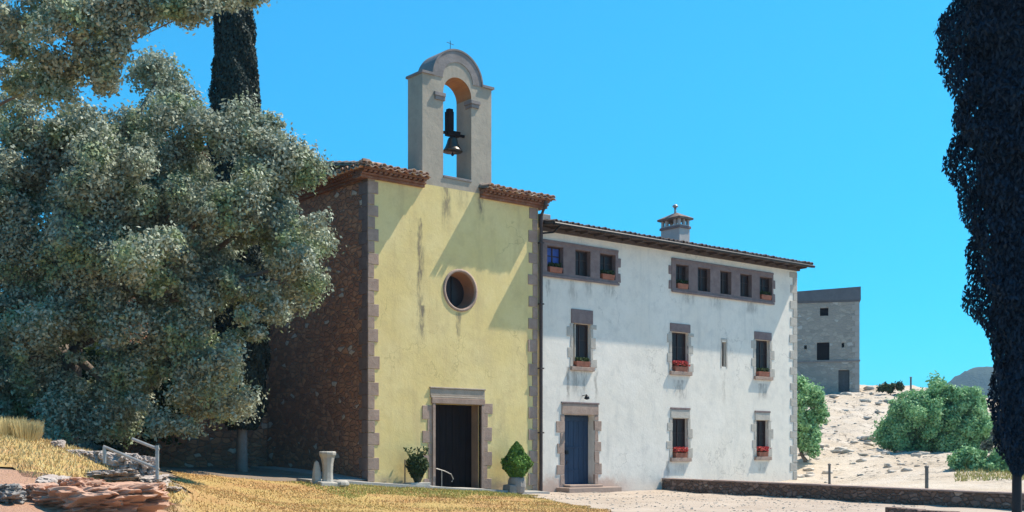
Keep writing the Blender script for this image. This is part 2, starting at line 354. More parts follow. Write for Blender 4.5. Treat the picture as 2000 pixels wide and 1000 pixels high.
def lawnmat():
    m = NT('dry_lawn_soil'); n1 = m.noise(.7, 4, .6); n2 = m.noise(5, 6, .75); n3 = m.noise(22, 4, .7); sep = m.xyz()
    cl = m.mix(m.ramp(n1, .35, .62), c3(.44, .25, .10), c3(.48, .34, .12))
    gr = m.mul(m.ramp(sep[1], 24.6, 27.2), m.ramp(sep[0], 14.5, 17))
    cl = m.mix(m.mul(gr, m.ramp(n2, .3, .7, .1, .8)), cl, c3(.33, .32, .10))
    cl = m.mix(m.ramp(m.mul(sep[0], m.mul(sep[1], -.4), 'ADD'), .2, 1.2, 1, 0), cl, c3(.44, .26, .18))
    cl = m.mix(m.ramp(n2, .5, .8, 0, .65), cl, c3(.30, .17, .08)); cl = m.mix(m.ramp(n3, .5, .8, 0, .5), cl, c3(.6, .48, .26))
    m.bump(m.mul(n2, n3, 'ADD'), .9, .06); return m.done(cl, .95)
LAWN = lawnmat()
sheet('lawn', LAWN, in_lawn, -3, 24, 8, 31, .15, .03)
MG = NT('straw_bank'); q1 = MG.noise(3, 6, .7, MG.mapping((1, 1, 3)))
MG.bump(MG.noise(16, 5, .7), .9, .06); MG = MG.done(MG.mix(MG.ramp(q1, .35, .65), c3(.50, .37, .14), c3(.42, .25, .11)), .95)
sheet('grassy_bank', MG, in_mound, -3, 11, 17, 29, .15, .03)
def pavemat():
    m = NT('sandy_paving'); n1 = m.noise(.6, 5, .6); n2 = m.noise(4, 6, .7); n3 = m.noise(30, 3, .6)
    cl = m.mix(m.ramp(n1, .35, .65), c3(.36, .29, .23), c3(.42, .35, .285)); cl = m.mix(m.ramp(n2, .5, .8, 0, .6), cl, c3(.34, .26, .20))
    cl = m.mix(m.ramp(n3, .45, .8, 0, .4), cl, c3(.52, .45, .37)); e = m.vor(1.3, None, 'DISTANCE_TO_EDGE')
    cl = m.mix(m.ramp(e, .0, .03, .35, 0), cl, c3(.25, .2, .16)); m.bump(m.mul(n2, n3, 'ADD'), .5, .03); return m.done(cl, .92)
sheet('forecourt_paving', pavemat(), in_pave, 12, 31, 8, 28.15, .15, .034)
# strip of concrete along the chapel
pv = MB()
segs = np.linspace(15.6, 23.9, 22)
for a, b in zip(segs[:-1], segs[1:]):
    za = G(a, 27.8)+.075; zb = G(b, 27.8)+.075; y0 = 27.42
    pv.add([(a,y0,za-.3),(b,y0,zb-.3),(b,D+.0,zb-.3),(a,D,za-.3),(a,y0,za),(b,y0,zb),(b,D-.003,zb+.03),(a,D-.003,za+.03)], [(0,1,5,4),(4,5,6,7)])
pv.quad((15.6,27.42,G(15.6,27.8)+.075),(15.6,D,G(15.6,27.8)+.105),(15.6,D,-.4),(15.6,27.42,-.4))
tag(pv.build('pavement', CONC), kind='structure')
# side pavement by the rubble wall
sp = MB()
for a, b in zip(np.arange(28.15, 33.5, .6), np.arange(28.75, 34.1, .6)):
    za = G(17.5, a)+.1; zb = G(17.5, b)+.1
    sp.add([(17.0,a,za-.3),(17.86,a,za),(17.86,b,zb),(17.0,b,zb-.3),(17.0,a,za),(17.0,b,zb)], [(4,1,2,5),(0,4,5,3)])
tag(sp.build('side_pavement', CONC), kind='structure')
# ------------------------------------------------------------------ walls with openings
def wall_open(mb, x0, x1, z0, z1, y, rects, depth, circles=(), back=True):
    """front face at y (normal -y) with holes and reveals going to y+depth"""
    cells = [(a, b, c, d) for a, b, c, d in rects]+[(cx-r-.05, cx+r+.05, cz-r-.05, cz+r+.05) for cx, cz, r in circles]
    X_ = sorted({x0, x1, *[c[0] for c in cells], *[c[1] for c in cells]}); Z_ = sorted({z0, z1, *[c[2] for c in cells], *[c[3] for c in cells]})
    X_ = [x for x in X_ if x0 <= x <= x1]; Z_ = [z for z in Z_ if z0 <= z <= z1]
    for i in range(len(X_)-1):
        for j in range(len(Z_)-1):
            mx = (X_[i]+X_[i+1])/2; mz = (Z_[j]+Z_[j+1])/2
            if any(c[0] < mx < c[1] and c[2] < mz < c[3] for c in cells): continue
            mb.quad((X_[i],y,Z_[j]),(X_[i+1],y,Z_[j]),(X_[i+1],y,Z_[j+1]),(X_[i],y,Z_[j+1]))
    for a, b, c, d in rects:
        e = y+depth
        mb.quad((b,y,c),(b,e,c),(b,e,d),(b,y,d)); mb.quad((a,y,d),(a,e,d),(a,e,c),(a,y,c))
        mb.quad((a,y,c),(a,e,c),(b,e,c),(b,y,c)); mb.quad((b,y,d),(b,e,d),(a,e,d),(a,y,d))
    for cx, cz, r in circles:
        N = 48; h = r+.05; sq = []; ci = []; bk = []
        for k in range(N):
            t = 2*math.pi*k/N; ct, st = math.cos(t), math.sin(t); q = h/max(abs(ct), abs(st))
            sq.append((cx+ct*q, y, cz+st*q)); ci.append((cx+ct*r, y, cz+st*r)); bk.append((cx+ct*r*.82, y+depth, cz+st*r*.82))
        o = [(k, (k+1) % N, N+(k+1) % N, N+k) for k in range(N)]+[(N+k, N+(k+1) % N, 2*N+(k+1) % N, 2*N+k) for k in range(N)]
        mb.add(sq+ci+bk, o)
def quoins(mb, x, side, z0, z1, h=.35, wl=.40, ws=.24, y=D, pr=.018, start=0):
    """toothed corner stones; side=+1 teeth grow to +x from x"""
    k = start; z = z0
    while z < z1-.05:
        hh = min(h*random.uniform(.9, 1.1), z1-z); w = (wl if k % 2 == 0 else ws)*random.uniform(.92, 1.08)
        a, b = (x, x+w) if side > 0 else (x-w, x)
        mb.rough_box(a, b, y-pr-random.uniform(0, .008), y+.05, z+.006, z+hh-.006, .006); z += hh; k += 1
def barrel_eave(mb, x0, x1, y0, y1, z0, z1, per=.24, r=.085, th=.02):
    """barrel tiles: covers (convex) over channels, running from the front edge y0 (height z0) up to y1 (height z1)"""
    n = max(1, round((x1-x0)/per)); per = (x1-x0)/n
    rows = max(2, int(math.hypot(y1-y0, z1-z0)/.38))
    for i in range(n):
        cx = x0+per*(i+.5); jit = random.uniform(-.055, .055)
        for rr in range(rows):
            f0 = rr/rows; f1 = (rr+1.12)/rows
            ya = y0+(y1-y0)*f0+(jit if rr == 0 else 0); yb = y0+(y1-y0)*min(f1, 1); za = z0+(z1-z0)*f0+.018; zb = z0+(z1-z0)*min(f1, 1)
            vv = []
            for (yy, zz, ra) in ((ya, za, r*1.08), (yb, zb, r*.9)):
                for q, rad in ((0, ra), (1, ra-th)):
                    for k in range(7):
                        t = math.pi*k/6; vv.append((cx+rad*math.cos(t), yy, zz+rad*math.sin(t)*.9))
            ff = [(k, k+1, 15+k, 14+k) for k in range(6)]+[(7+k+1, 7+k, 21+k, 22+k) for k in range(6)]+[(k+1, k, 7+k, 8+k) for k in range(6)]
            mb.add(vv, ff)
    # channels between: one thin sheet with shallow troughs
    N = n*6; vv = []
    for (yy, zz) in ((y0+.03, z0), (y1, z1)):
        for k in range(N+1):
            x = x0+(x1-x0)*k/N; vv.append((x, yy, zz+.012+.03*math.cos(2*math.pi*k/6)*-1-.02))
    for (yy, zz) in ((y0+.03, z0-.02), (y1, z1-.02)):
        for k in range(N+1):
            x = x0+(x1-x0)*k/N; vv.append((x, yy, zz+.012+.03*math.cos(2*math.pi*k/6)*-1-.02))
    M = N+1
    mb.add(vv, [(k, k+1, M+k+1, M+k) for k in range(N)]+[(2*M+k+1, 2*M+k, 3*M+k, 3*M+k+1) for k in range(N)]+[(k+1, k, 2*M+k, 2*M+k+1) for k in range(N)])
def rot_build(mb, f): mb.v = [f(*p) for p in mb.v]; return mb
# ------------------------------------------------------------------ chapel
CX0, CX1 = 17.84, 24.06; CZ1 = 8.74
chapel = thing('chapel', (21, D+3, 0), 'small chapel with a yellow plastered front, bell gable and round window, dark rubble stone side', 'chapel')
DX0, DX1, DZ0, DZ1 = FX(849), FX(939), -.08, 2.42
OC = (21.04, 5.78, .56)
w = MB(); wall_open(w, CX0, CX1, -.9, CZ1, D, [(DX0, DX1, DZ0, DZ1)], .5, [OC])
w.quad((CX1,D,-.9),(CX1,D+8,-.9),(CX1,D+8,CZ1),(CX1,D,CZ1))
w.build('front_wall', YEL, chapel)['label'] = 'yellow plastered front wall'
sw = MB(); sw.quad((CX0,34.1,-.9),(CX0,D,-.9),(CX0,D,CZ1),(CX0,34.1,CZ1)); sw.quad((CX0,D+.001,CZ1),(CX1,D+.001,CZ1),(CX1,34.1,CZ1),(CX0,34.1,CZ1))
sw.build('side_wall', RUB, chapel)['label'] = 'red brown rubble stone side wall'
# transept behind, higher
tr = MB(); tr.box(13.2, 26.5, 34.1, 40, -.5, 10.15)
tr.build('transept', RUB, chapel)['label'] = 'taller rubble stone transept'
trr = MB(); barrel_eave(trr, 12.9, 26.8, 33.75, 37.0, 10.2, 10.95); trr.box(12.95, 26.75, 33.85, 40.2, 10.10, 10.17)
trr.add([(12.9,37,10.93),(26.8,37,10.93),(26.8,40.3,10.2),(12.9,40.3,10.2)], [(0,1,2,3)]); trr.add([(12.9,33.9,10.17),(12.9,40.2,10.17),(12.9,37,10.9)],[(0,1,2)])
trr.build('transept_roof', TILE, chapel)
# quoins
q = MB(); quoins(q, CX0-.012, 1, -.2, CZ1-.1, .35, .36, .22); q.build('quoin', TRIM, chapel, bevel=.008)
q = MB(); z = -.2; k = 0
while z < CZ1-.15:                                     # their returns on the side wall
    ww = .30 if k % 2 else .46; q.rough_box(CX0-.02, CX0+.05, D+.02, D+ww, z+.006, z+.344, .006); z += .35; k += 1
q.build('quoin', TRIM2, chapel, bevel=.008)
q = MB(); quoins(q, CX1-.03, -1, -.35, CZ1-.1, .35, .36, .2, start=1); q.build('quoin', TRIM, chapel, bevel=.008)
# eaves: brick courses and tiles, left and right of the gable
TX0, TX1 = 19.68, 22.21
def eave(x0, x1):
    b = MB(); b.box(x0, x1, D-.10, D+.3, CZ1-.13, CZ1-.06); b.box(x0, x1, D-.17, D+.3, CZ1-.055, CZ1+.0)
    n = int((x1-x0)/.16)
    for i in range(n):
        a = x0+i*(x1-x0)/n; b.box(a+.01, a+.11, D-.27, D+.2, CZ1+.005, CZ1+.06)
    b.box(x0, x1, D-.33, D+.3, CZ1+.065, CZ1+.11)
    b.build('cornice', BRICK, chapel, bevel=.004)
eave(CX0-.30, TX0+.02); eave(TX1-.45, CX1+.30)
b = MB()                                              # side cornice
for (pr, z0, z1) in ((.10, -.13, -.06), (.17, -.055, 0), (.33, .065, .11)): b.box(CX0-pr, CX0+.2, D+.31, 33.7, CZ1+z0, CZ1+z1)
y = D+.35
while y < 33.6: b.box(CX0-.27, CX0+.1, y, y+.1, CZ1+.005, CZ1+.06); y += .17
b.build('cornice', BRICK, chapel)
rf = MB(); PIT = .19; YR = 31.1
ez = CZ1+.14
barrel_eave(rf, CX0-.38, TX0, D-.46, YR, ez, ez+PIT*(YR-D+.46)); barrel_eave(rf, TX1-.5, CX1+.38, D-.46, YR, ez, ez+PIT*(YR-D+.46))
barrel_eave(rf, TX0, TX1, D+.74, YR, ez+PIT*1.2, ez+PIT*(YR-D+.46))
rf.add([(CX0-.38,YR,ez+PIT*(YR-D+.46)-.0),(CX1+.38,YR,ez+PIT*(YR-D+.46)),(CX1+.38,34.1,ez),(CX0-.38,34.1,ez)], [(0,1,2,3)])
# side tiles (left eave), as a second set turned by 90 degrees
s2 = MB(); barrel_eave(s2, 0, 33.9-(D-.42), 0, .7, 0, .7*.12)
rot_build(s2, lambda x, y_, z_: (CX0-.47+y_, D-.42+x, ez-.015+z_)); rf.add(s2.v, s2.f)
for k in range(3): rf.box(CX0-.42+.0, CX0-.2, D-.42+k*.12, D-.33+k*.12, ez+.08, ez+.15-k*.02)
rf.build('roof', TILE, chapel)
# --- bell gable
TY0, TY1 = D, D+.74; CXG = (TX0+TX1)/2; ZS = 11.93; RO = .88; OX0, OX1 = 20.42, 21.45; OB = 9.02; SP = 11.52; RI = (OX1-OX0)/2; OCX = (OX0+OX1)/2
def gable(name, y0, y1, mat, off=0, soff=None):
    # outer outline (right side then arch then left), inner outline
    N = 24; arc = [(CXG+(RO+off)*math.cos(math.pi*k/N), ZS+(RO+off)*math.sin(math.pi*k/N)) for k in range(N+1)]
    inn = [(OCX+RI*math.cos(math.pi*k/N), SP+RI*math.sin(math.pi*k/N)) for k in range(N+1)]
    m = MB()
    for yy, fl in ((y0, 0), (y1, 1)):
        def Q(pl):
            o = [(a, yy, b_) for a, b_ in pl]; m.add(o[::-1] if fl else o, [tuple(range(len(o)))])
        Q([(TX0, CZ1), (OX0, CZ1), (OX0, SP), (TX0, SP)]); Q([(OX1, CZ1), (TX1, CZ1), (TX1, SP), (OX1, SP)]); Q([(OX0, CZ1), (OX1, CZ1), (OX1, OB), (OX0, OB)])
        Q([(TX0, SP), (inn[-1][0], SP), arc[-1], (TX0, ZS)]); Q([(inn[0][0], SP), (TX1, SP), (TX1, ZS), arc[0]])
        for k in range(N): Q([inn[k+1], inn[k], arc[k], arc[k+1]])
    def strip(pl):
        for a, b_ in zip(pl[:-1], pl[1:]): m.quad((a[0], y0, a[1]), (b_[0], y0, b_[1]), (b_[0], y1, b_[1]), (a[0], y1, a[1]))
    strip([(TX1, CZ1), (TX1, ZS)]+arc+[(TX0, ZS), (TX0, CZ1)])
    strip([(OX0, OB), (OX0, SP)]); strip([(OX1, SP), (OX1, OB)]); strip([(OX0, OB), (OX1, OB)][::-1])
    o = m.build(name, mat, chapel)
    s = MB()
    for a, b_ in zip(inn[:-1], inn[1:]): s.quad((b_[0], y0, b_[1]), (a[0], y0, a[1]), (a[0], y1, a[1]), (b_[0], y1, b_[1]))
    s.build('arch_soffit', INTR, chapel)['label'] = 'ochre coloured underside of the bell arch'
    return o
gable('bell_gable', TY0, TY1, GABLE)['label'] = 'grey rendered bell gable with a round top'
cp = MB(); N = 28                                        # capping: shoulders and arch, overhanging
for (a, b_) in ((TX0-.04, CXG-RO-.0), (CXG+RO, TX1+.07)): cp.box(a, b_, TY0-.06, TY1+.06, ZS+.0, ZS+.07)
for k in range(N):
    t0, t1 = math.pi*k/N, math.pi*(k+1)/N; vv = []
    for t in (t0, t1):
        for (r, yy) in ((RO, TY0-.04), (RO+.05, TY0-.04), (RO+.05, TY1+.04), (RO, TY1+.04)): vv.append((CXG+r*math.cos(t), yy, ZS+.0+r*math.sin(t)))
    cp.add(vv, [(0,1,5,4),(1,2,6,5),(2,3,7,6),(3,0,4,7)])
cp.build('capping', CAP, chapel)
ar = MB()                                                # darker moulded ring on the face
for k in range(N):
    t0, t1 = math.pi*k/N, math.pi*(k+1)/N; vv = []
    for t in (t0, t1):
        for (r, yy) in ((RO-.33, TY0+.01), (RO-.33, TY0-.02), (RO-.005, TY0-.02), (RO-.005, TY0+.01)): vv.append((CXG+r*math.cos(t), yy, ZS-.0+r*math.sin(t)))
    ar.add(vv, [(0,1,5,4),(1,2,6,5),(2,3,7,6)])
ar.build('arch_moulding', CAP, chapel)
for (a, b_) in ((OX0-.34, OX0+.05), (OX1-.05, OX1+.30)):
    im = MB(); im.box(a, b_, TY0-.07, TY0+.30, SP-.16, SP-.05); im.box(a+.03, b_-.03 if a > 21 else b_, TY0-.045, TY0+.28, SP-.27, SP-.16)
    im.build('impost', CAP, chapel, bevel=.01)
sl = MB(); sl.box(OX0+.005, OX1-.005, TY0-.03, TY1+.02, OB, OB+.07); sl.build('bell_sill', CAP, chapel, bevel=.01)
cr = MB(); ct = ZS+RO+.06; cy = (TY0+TY1)/2
cr.tube([(CXG, cy, ct-.03), (CXG, cy, ct+.36)], .009, 6); cr.tube([(CXG-.13, cy, ct+.29), (CXG+.13, cy, ct+.26)], .008, 6)
cr.build('cross', IRON, chapel)
# oculus ring, glazing
m = MB(); N = 48; vv = []
for (r, yy) in ((OC[2]-.015, D+.06), (OC[2]-.01, D-.035), (OC[2]+.03, D-.03), (OC[2]+.07, D-.02), (OC[2]+.07, D+.01)):
    for k in range(N): t = 2*math.pi*k/N; vv.append((OC[0]+r*math.cos(t), yy, OC[1]+r*math.sin(t)))
m.add(vv, [(i*N+k, i*N+(k+1) % N, (i+1)*N+(k+1) % N, (i+1)*N+k) for i in range(4) for k in range(N)])
ocr = m.build('round_window', TRIM, chapel, smooth=True); ocr['label'] = 'round window above the chapel door'
m = MB(); vv = []
for (r, yy) in ((OC[2]-.016, D+.05), (OC[2]*.82-.004, D+.47)):
    for k in range(N): t = 2*math.pi*k/N; vv.append((OC[0]+r*math.cos(t), yy, OC[1]+r*math.sin(t)))
m.add(vv, [(k, (k+1) % N, N+(k+1) % N, N+k) for k in range(N)])
m.build('reveal', stone('ochre_reveal', c3(.33, .17, .10), c3(.26, .14, .09), 3), ocr, smooth=True)
m = MB(); m.lathe((OC[0], 0, 0), [(OC[2]*.83, 0), (OC[2]*.83, .02)], 40); rot_build(m, lambda a, b_, c: (a, D+.44+c, OC[1]+b_)); m.build('pane', GLASS, ocr)
m = MB(); m.box(OC[0]-.02, OC[0]+.02, D+.41, D+.435, OC[1]-.46, OC[1]+.46); m.build('glazing_bar', IRON, ocr)
# chapel door and its surround
dr = MB()
nb = 7; wdt = (DX1-DX0)/nb
for i in range(nb): dr.box(DX0+i*wdt+.006, DX0+(i+1)*wdt-.006, D+.44, D+.48, DZ0, DZ1)
dr.box(DX0, DX1, D+.47, D+.5, DZ0, DZ1)
door = dr.build('door', DARKW, chapel); door['label'] = 'dark plank church door deep in its stone frame'
fr = MB(); fr.box(DX0-.10, DX0, D-.05, D+.10, DZ0, DZ1-.002); fr.box(DX1, DX1+.10, D-.05, D+.10, DZ0, DZ1-.002)
fr.box(DX0-.13, DX1+.13, D-.06, D+.10, DZ1, DZ1+.16); fr.build('door_frame', TRIM, chapel, bevel=.012)
fr = MB(); fr.box(DX0-.16, DX1+.13, D-.05, D+.02, DZ1+.165, DZ1+.22); fr.box(DX0-.17, DX1+.14, D-.025, D+.02, DZ1+.225, DZ1+.43); fr.box(DX0-.19, DX1+.16, D-.055, D+.02, DZ1+.435, DZ1+.48)
fr.build('lintel', stone('chapel_lintel_stone', c3(.36, .30, .24), c3(.46, .38, .31), 4), chapel, bevel=.012)
for side in (-1, 1):
    jb = MB(); z = DZ0; k = 0
    while z < DZ1-.1:
        hh = random.uniform(.3, .42); ww = (.30, .14)[k % 2]*random.uniform(.9, 1.15); z2 = min(z+hh, DZ1+.05)
        a, b_ = (DX0-.105-ww, DX0-.102) if side < 0 else (DX1+.102, DX1+.105+ww)
        jb.rough_box(a, b_, D-.018, D+.05, z+.005, z2-.005, .006); z = z2; k += 1
    jb.build('jamb', TRIM, chapel, bevel=.008)
rv = MB(); rv.box(DX1-.025, DX1-.004, D+.12, D+.43, DZ0, DZ1-.01); rv.build('door_reveal', stone('brown_reveal', c3(.30, .21, .15), c3(.24, .16, .12), 3), chapel)
st = MB(); st.rough_box(DX0-.12, DX1+.12, D-.32, D+.43, DZ0-.3, DZ0-.002, .004); st.build('threshold', SHELL, chapel, bevel=.015)
hr = MB(); p0 = (DX0+.15, D-.12, DZ0)
hr.tube([(DX0+.18, D-.1, DZ0), (DX0+.18, D-.1, .47), (DX0+.13, D-.1, .5)], .012, 6); hr.tube([(DX0-.02, D-.1, .53), (DX0+.30, D-.1, .45), (DX0+.52, D-.1, .36), (DX0+.60, D-.1, .22), (DX0+.54, D-.1, .14)], .014, 6)
tag(hr.build('handrail', GALV), 'short curved metal handrail in front of the dark church door', 'handrail')
# downpipe at the junction
dp = MB(); px = CX1+.05; dp.tube([(px, D-.30, CZ1+.05), (px, D-.28, CZ1-.08), (px, D-.09, CZ1-.38), (px, D-.08, 4), (px, D-.08, -.22)], .055, 10)
for z in (7.5, 5.6, 3.6, 1.6): dp.box(px-.075, px+.075, D-.15, D-.0, z, z+.04)
dp.build('downpipe', PIPE, chapel)
# ------------------------------------------------------------------ bell
bell = thing('bell', (20.95, D+.37, 9.9), 'bronze church bell on a dark wooden yoke hanging in the arch of the gable', 'bell')
bc = (21.03, D+.37, 9.93)
m = MB(); m.lathe(bc, [(.29, 0), (.305, .02), (.275, .06), (.225, .14), (.18, .25), (.15, .36), (.12, .42), (.05, .45)], 28); m.build('bell_body', BRONZE, bell, smooth=True)
m = MB(); m.tube([(bc[0], bc[1], bc[2]+.3), (bc[0], bc[1], bc[2]-.08)], .015, 6); m.lathe((bc[0], bc[1], bc[2]-.12), [(.01, 0), (.045, .03), (.045, .06), (.01, .1)], 10); m.build('clapper', IRON, bell)
m = MB(); m.add([(bc[0]+a, bc[1]+b_, bc[2]+c) for a, b_, c in [(-.22,-.09,.46),(.22,-.09,.46),(.22,.09,.46),(-.22,.09,.46),(-.24,-.09,.62),(.24,-.09,.62),(.24,.09,.62),(-.24,.09,.62)]],
  [(0,3,2,1),(4,5,6,7),(0,1,5,4),(1,2,6,5),(2,3,7,6),(3,0,4,7)])
m.box(bc[0]-.22, bc[0]-.02, bc[1]-.1, bc[1]+.1, bc[2]+.62, bc[2]+1.18); m.box(bc[0]-.19, bc[0]-.03, bc[1]-.08, bc[1]+.08, bc[2]+1.18, bc[2]+1.26)
m.box(OX0-.02, OX1+.02, bc[1]-.04, bc[1]+.04, bc[2]+.50, bc[2]+.57); m.build('yoke', DARKW, bell, bevel=.01)
# ------------------------------------------------------------------ house
HX0, HX1 = 24.14, FX(1557); HZ1 = 8.02; HD = 9
house = thing('house', (30, D+4, 0), 'long three storey white plastered house with stone framed windows and a blue door', 'house')
def PX(a, b): return FX(a), FX(b)
winds = []      # x0,x1,z0,z1
groupA = [(1068,1100,482,533), (1123,1153,489,537), (1171,1202,495,548)]
groupB = [(1319.5,1345,517,568), (1362,1387,523,568), (1406,1428,530,573), (1445,1468,536,579), (1483,1508,540,586)]
ZA1 = np.mean([FZ((a+b)/2, c) for a, b, c, d in groupA]); ZA0 = np.mean([FZ((a+b)/2, d) for a, b, c, d in groupA])
ZB1 = np.mean([FZ((a+b)/2, c) for a, b, c, d in groupB]); ZB0 = np.mean([FZ((a+b)/2, d) for a, b, c, d in groupB])
RA = [(FX(a), FX(b), ZA0, ZA1) for a, b, c, d in groupA]; RB = [(FX(a), FX(b), ZB0, ZB1) for a, b, c, d in groupB]
W1 = [(FX(1120), FX(1154), 3.76, 5.14, 'high_lintel', .46), (FX(1313), FX(1345), 3.82, 5.17, 'high_lintel', .30), (FX(1477), FX(1504), 3.84, 5.18, 'high_lintel', .30)]
W0 = [(FX(1314), FX(1344), .84, 2.20, 'low', .3), (FX(1478), FX(1501), .88, 2.22, 'low', .28)]
SL = (FX(1411), FX(1419), 4.1, 4.98)
HDR = (FX(1103), FX(1162), -.02, 2.22)
rects = RA+RB+[w_[:4] for w_ in W1+W0]+[SL, HDR]
w = MB(); wall_open(w, HX0, HX1, -1, HZ1, D+.02, rects, .38)
w.quad((HX1,D+.02,-1),(HX1,D+HD,-1),(HX1,D+HD,HZ1),(HX1,D+.02,HZ1)); w.quad((HX0,D+.02,HZ1),(HX1,D+.02,HZ1),(HX1,D+HD,HZ1),(HX0,D+HD,HZ1))
w.quad((HX1,D+HD,-1),(HX0,D+HD,-1),(HX0,D+HD,HZ1),(HX1,D+HD,HZ1)); w.quad((HX0,D+HD,-1),(HX0,D+.02,-1),(HX0,D+.02,HZ1),(HX0,D+HD,HZ1))
w.build('wall', WHT, house)
HY = D+.02
def window(x0, x1, z0, z1, kind, lab=None, lh=.3, open_leaf=False, pane=GLASS):
    y = HY+.125; f = .05; m = MB()
    m.box(x0+.002, x0+f, y, y+.05, z0+.002, z1-.002); m.box(x1-f, x1-.002, y, y+.05, z0+.002, z1-.002); m.box(x0+f, x1-f, y+.001, y+.049, z0+.002, z0+f); m.box(x0+f, x1-f, y+.001, y+.049, z1-f, z1-.002)
    if x1-x0 > .3:
        c = (x0+x1)/2; m.box(c-.022, c+.022, y-.004, y+.046, z0+f, z1-f)
        m.box(x0+f, c-.022, y+.004, y+.044, z0+(z1-z0)*.62, z0+(z1-z0)*.62+.03); m.box(c+.022, x1-f, y+.004, y+.044, z0+(z1-z0)*.62, z0+(z1-z0)*.62+.03)
    o = m.build('window', BROWNW, house)
    if lab: o['label'] = lab
    p = MB(); p.box(x0+f-.01, x1-f+.01, y+.02, y+.032, z0+f-.01, z1-f+.01); p.build('pane', pane, o)
    if open_leaf:
        l = MB(); l.box(x0+.10, x0+.14, HY+.03, y-.01, z0+.02, z1-.02); l.build('shutter', PALE, o)
    if kind in ('high_lintel', 'low'):
        l = MB(); l.rough_box(x0-.09, x1+.09, HY-.03, HY+.1, z1+.005, z1+lh, .006); l.build('lintel', TRIM2 if kind == 'high_lintel' else PALE, o, bevel=.008)
        if kind == 'low':
            l = MB(); l.box(x0-.1, x1+.1, HY-.045, HY+.1, z1+lh+.004, z1+lh+.07); l.build('drip_moulding', TRIM2, o, bevel=.006)
        s = MB(); s.rough_box(x0-.12, x1+.12, HY-.09, HY+.26, z0-.13, z0-.004, .005); s.build('sill', TRIM, o, bevel=.01)
        for sd_ in (-1, 1):
            j = MB(); z = z0; k = 0 if sd_ > 0 else 1
            while z < z1-.02:
                z2 = min(z+random.uniform(.26, .36), z1); ww = (.26, .13)[k % 2]*random.uniform(.85, 1.15)
                a, b_ = (x0-ww, x0-.001) if sd_ < 0 else (x1+.001, x1+ww)
                j.rough_box(a, b_, HY-.016, HY+.06, z+.004, z2-.004, .009); z = z2; k += 1
            j.build('jamb', PALE, o, bevel=.01)
    return o
names = ['three', 'five']
for i, r_ in enumerate(RA): window(*r_, 'bare', pane=BGLASS if i == 0 else GLASS, lab='top floor window with a blue pane' if i == 0 else None)
for r_ in RB: window(*r_, 'bare')
for i, w_ in enumerate(W1): window(*w_[:4], w_[4], lh=w_[5], open_leaf=(i == 0))
for w_ in W0: window(*w_[:4], w_[4], lh=w_[5])
window(*SL, 'slit', lab='narrow slit window')
for (a, b_) in ((SL[0]-.07, SL[0]-.001), (SL[1]+.001, SL[1]+.07)):
    sj = MB(); sj.rough_box(a, b_, HY-.012, HY+.05, SL[2]-.05, SL[3]+.05, .01); sj.build('slit_jamb', PALE, house, bevel=.008)
sj = MB(); sj.rough_box(SL[0]-.06, SL[1]+.06, HY-.012, HY+.05, SL[3]+.055, SL[3]+.13, .008); sj.build('slit_lintel', PALE, house, bevel=.008)
def band_frame(rs, x0, x1, z0, z1):
    m = MB(); rr = [(a+.006, b-.006, c+.006, d-.006) for a, b, c, d in rs]
    wall_open(m, x0, x1, z0, z1, HY-.035, rr, .16)
    m.quad((x0,HY-.035,z0),(x0,HY+.01,z0),(x1,HY+.01,z0),(x1,HY-.035,z0)); m.quad((x0,HY-.035,z1),(x1,HY-.035,z1),(x1,HY+.01,z1),(x0,HY+.01,z1))
    m.quad((x0,HY+.01,z0),(x0,HY-.035,z0),(x0,HY-.035,z1),(x0,HY+.01,z1)); m.quad((x1,HY-.035,z0),(x1,HY+.01,z0),(x1,HY+.01,z1),(x1,HY-.035,z1))
    o = m.build('stone_band', TRIM2, house)
    s = MB(); s.rough_box(x0-.02, x1+.03, HY-.075, HY-.036, z0-.03, z0+.05, .004); s.rough_box(x0, x1, HY-.055, HY-.036, z1-.05, z1+.02, .004); s.build('band_edge', TRIM2, o, bevel=.006)
    for (xx, d) in ((x1, 1), (x0, -1)):
        if xx < 24.5: continue
        for zz in (z0+.08, z0+.58):
            a, b_ = (xx+.002, xx+.13) if d > 0 else (xx-.13, xx-.002); j = MB()
            j.rough_box(a, b_, HY-.022, HY+.02, zz, zz+.3, .012); j.build('jamb', TRIM2, o, bevel=.01)
    return o
band_frame(RA, HX0+.06, FX(1207), ZA0-.13, ZA1+.15); band_frame(RB, FX(1312), FX(1510), ZB0-.13, ZB1+.17)
# house door
dm = MB(); x0, x1, z0, z1 = HDR; y = HY+.30; n = 6
for i in range(n): dm.box(x0+(x1-x0)*i/n+.004, x0+(x1-x0)*(i+1)/n-.004, y, y+.04, z0, z1-.003)
dm.box(x0, x1, y+.03, y+.07, z0, z1-.003); dm.box(x0+.02, x1-.3, y-.03, y-.001, 1.16, 1.2); dm.box(x0+.02, x1-.3, y-.03, y-.001, .42, .46); dm.box(x0+.02, x1-.02, y-.03, y-.001, 2.02, 2.15)
hd = dm.build('door', BLUE, house, bevel=.004); hd['label'] = 'dark blue plank door'
m = MB(); m.box(x0+.3, x0+.42, y-.04, y-.001, .95, 1.08); m.build('lock_plate', IRON, hd); m = MB(); m.tube([(x0+.3, y-.04, .75), (x0+.3, y-.09, .72), (x0+.3, y-.04, .62)], .014, 6); m.build('handle', IRON, hd)
m = MB(); m.rough_box(x0-.12, x1+.16, HY-.035, HY+.1, z1+.004, z1+.34, .006); m.build('lintel', TRIM, house, bevel=.012)
m = MB(); m.box(x0-.14, x1+.18, HY-.05, HY+.1, z1+.345, z1+.40); m.build('drip_moulding', TRIM2, house, bevel=.008)
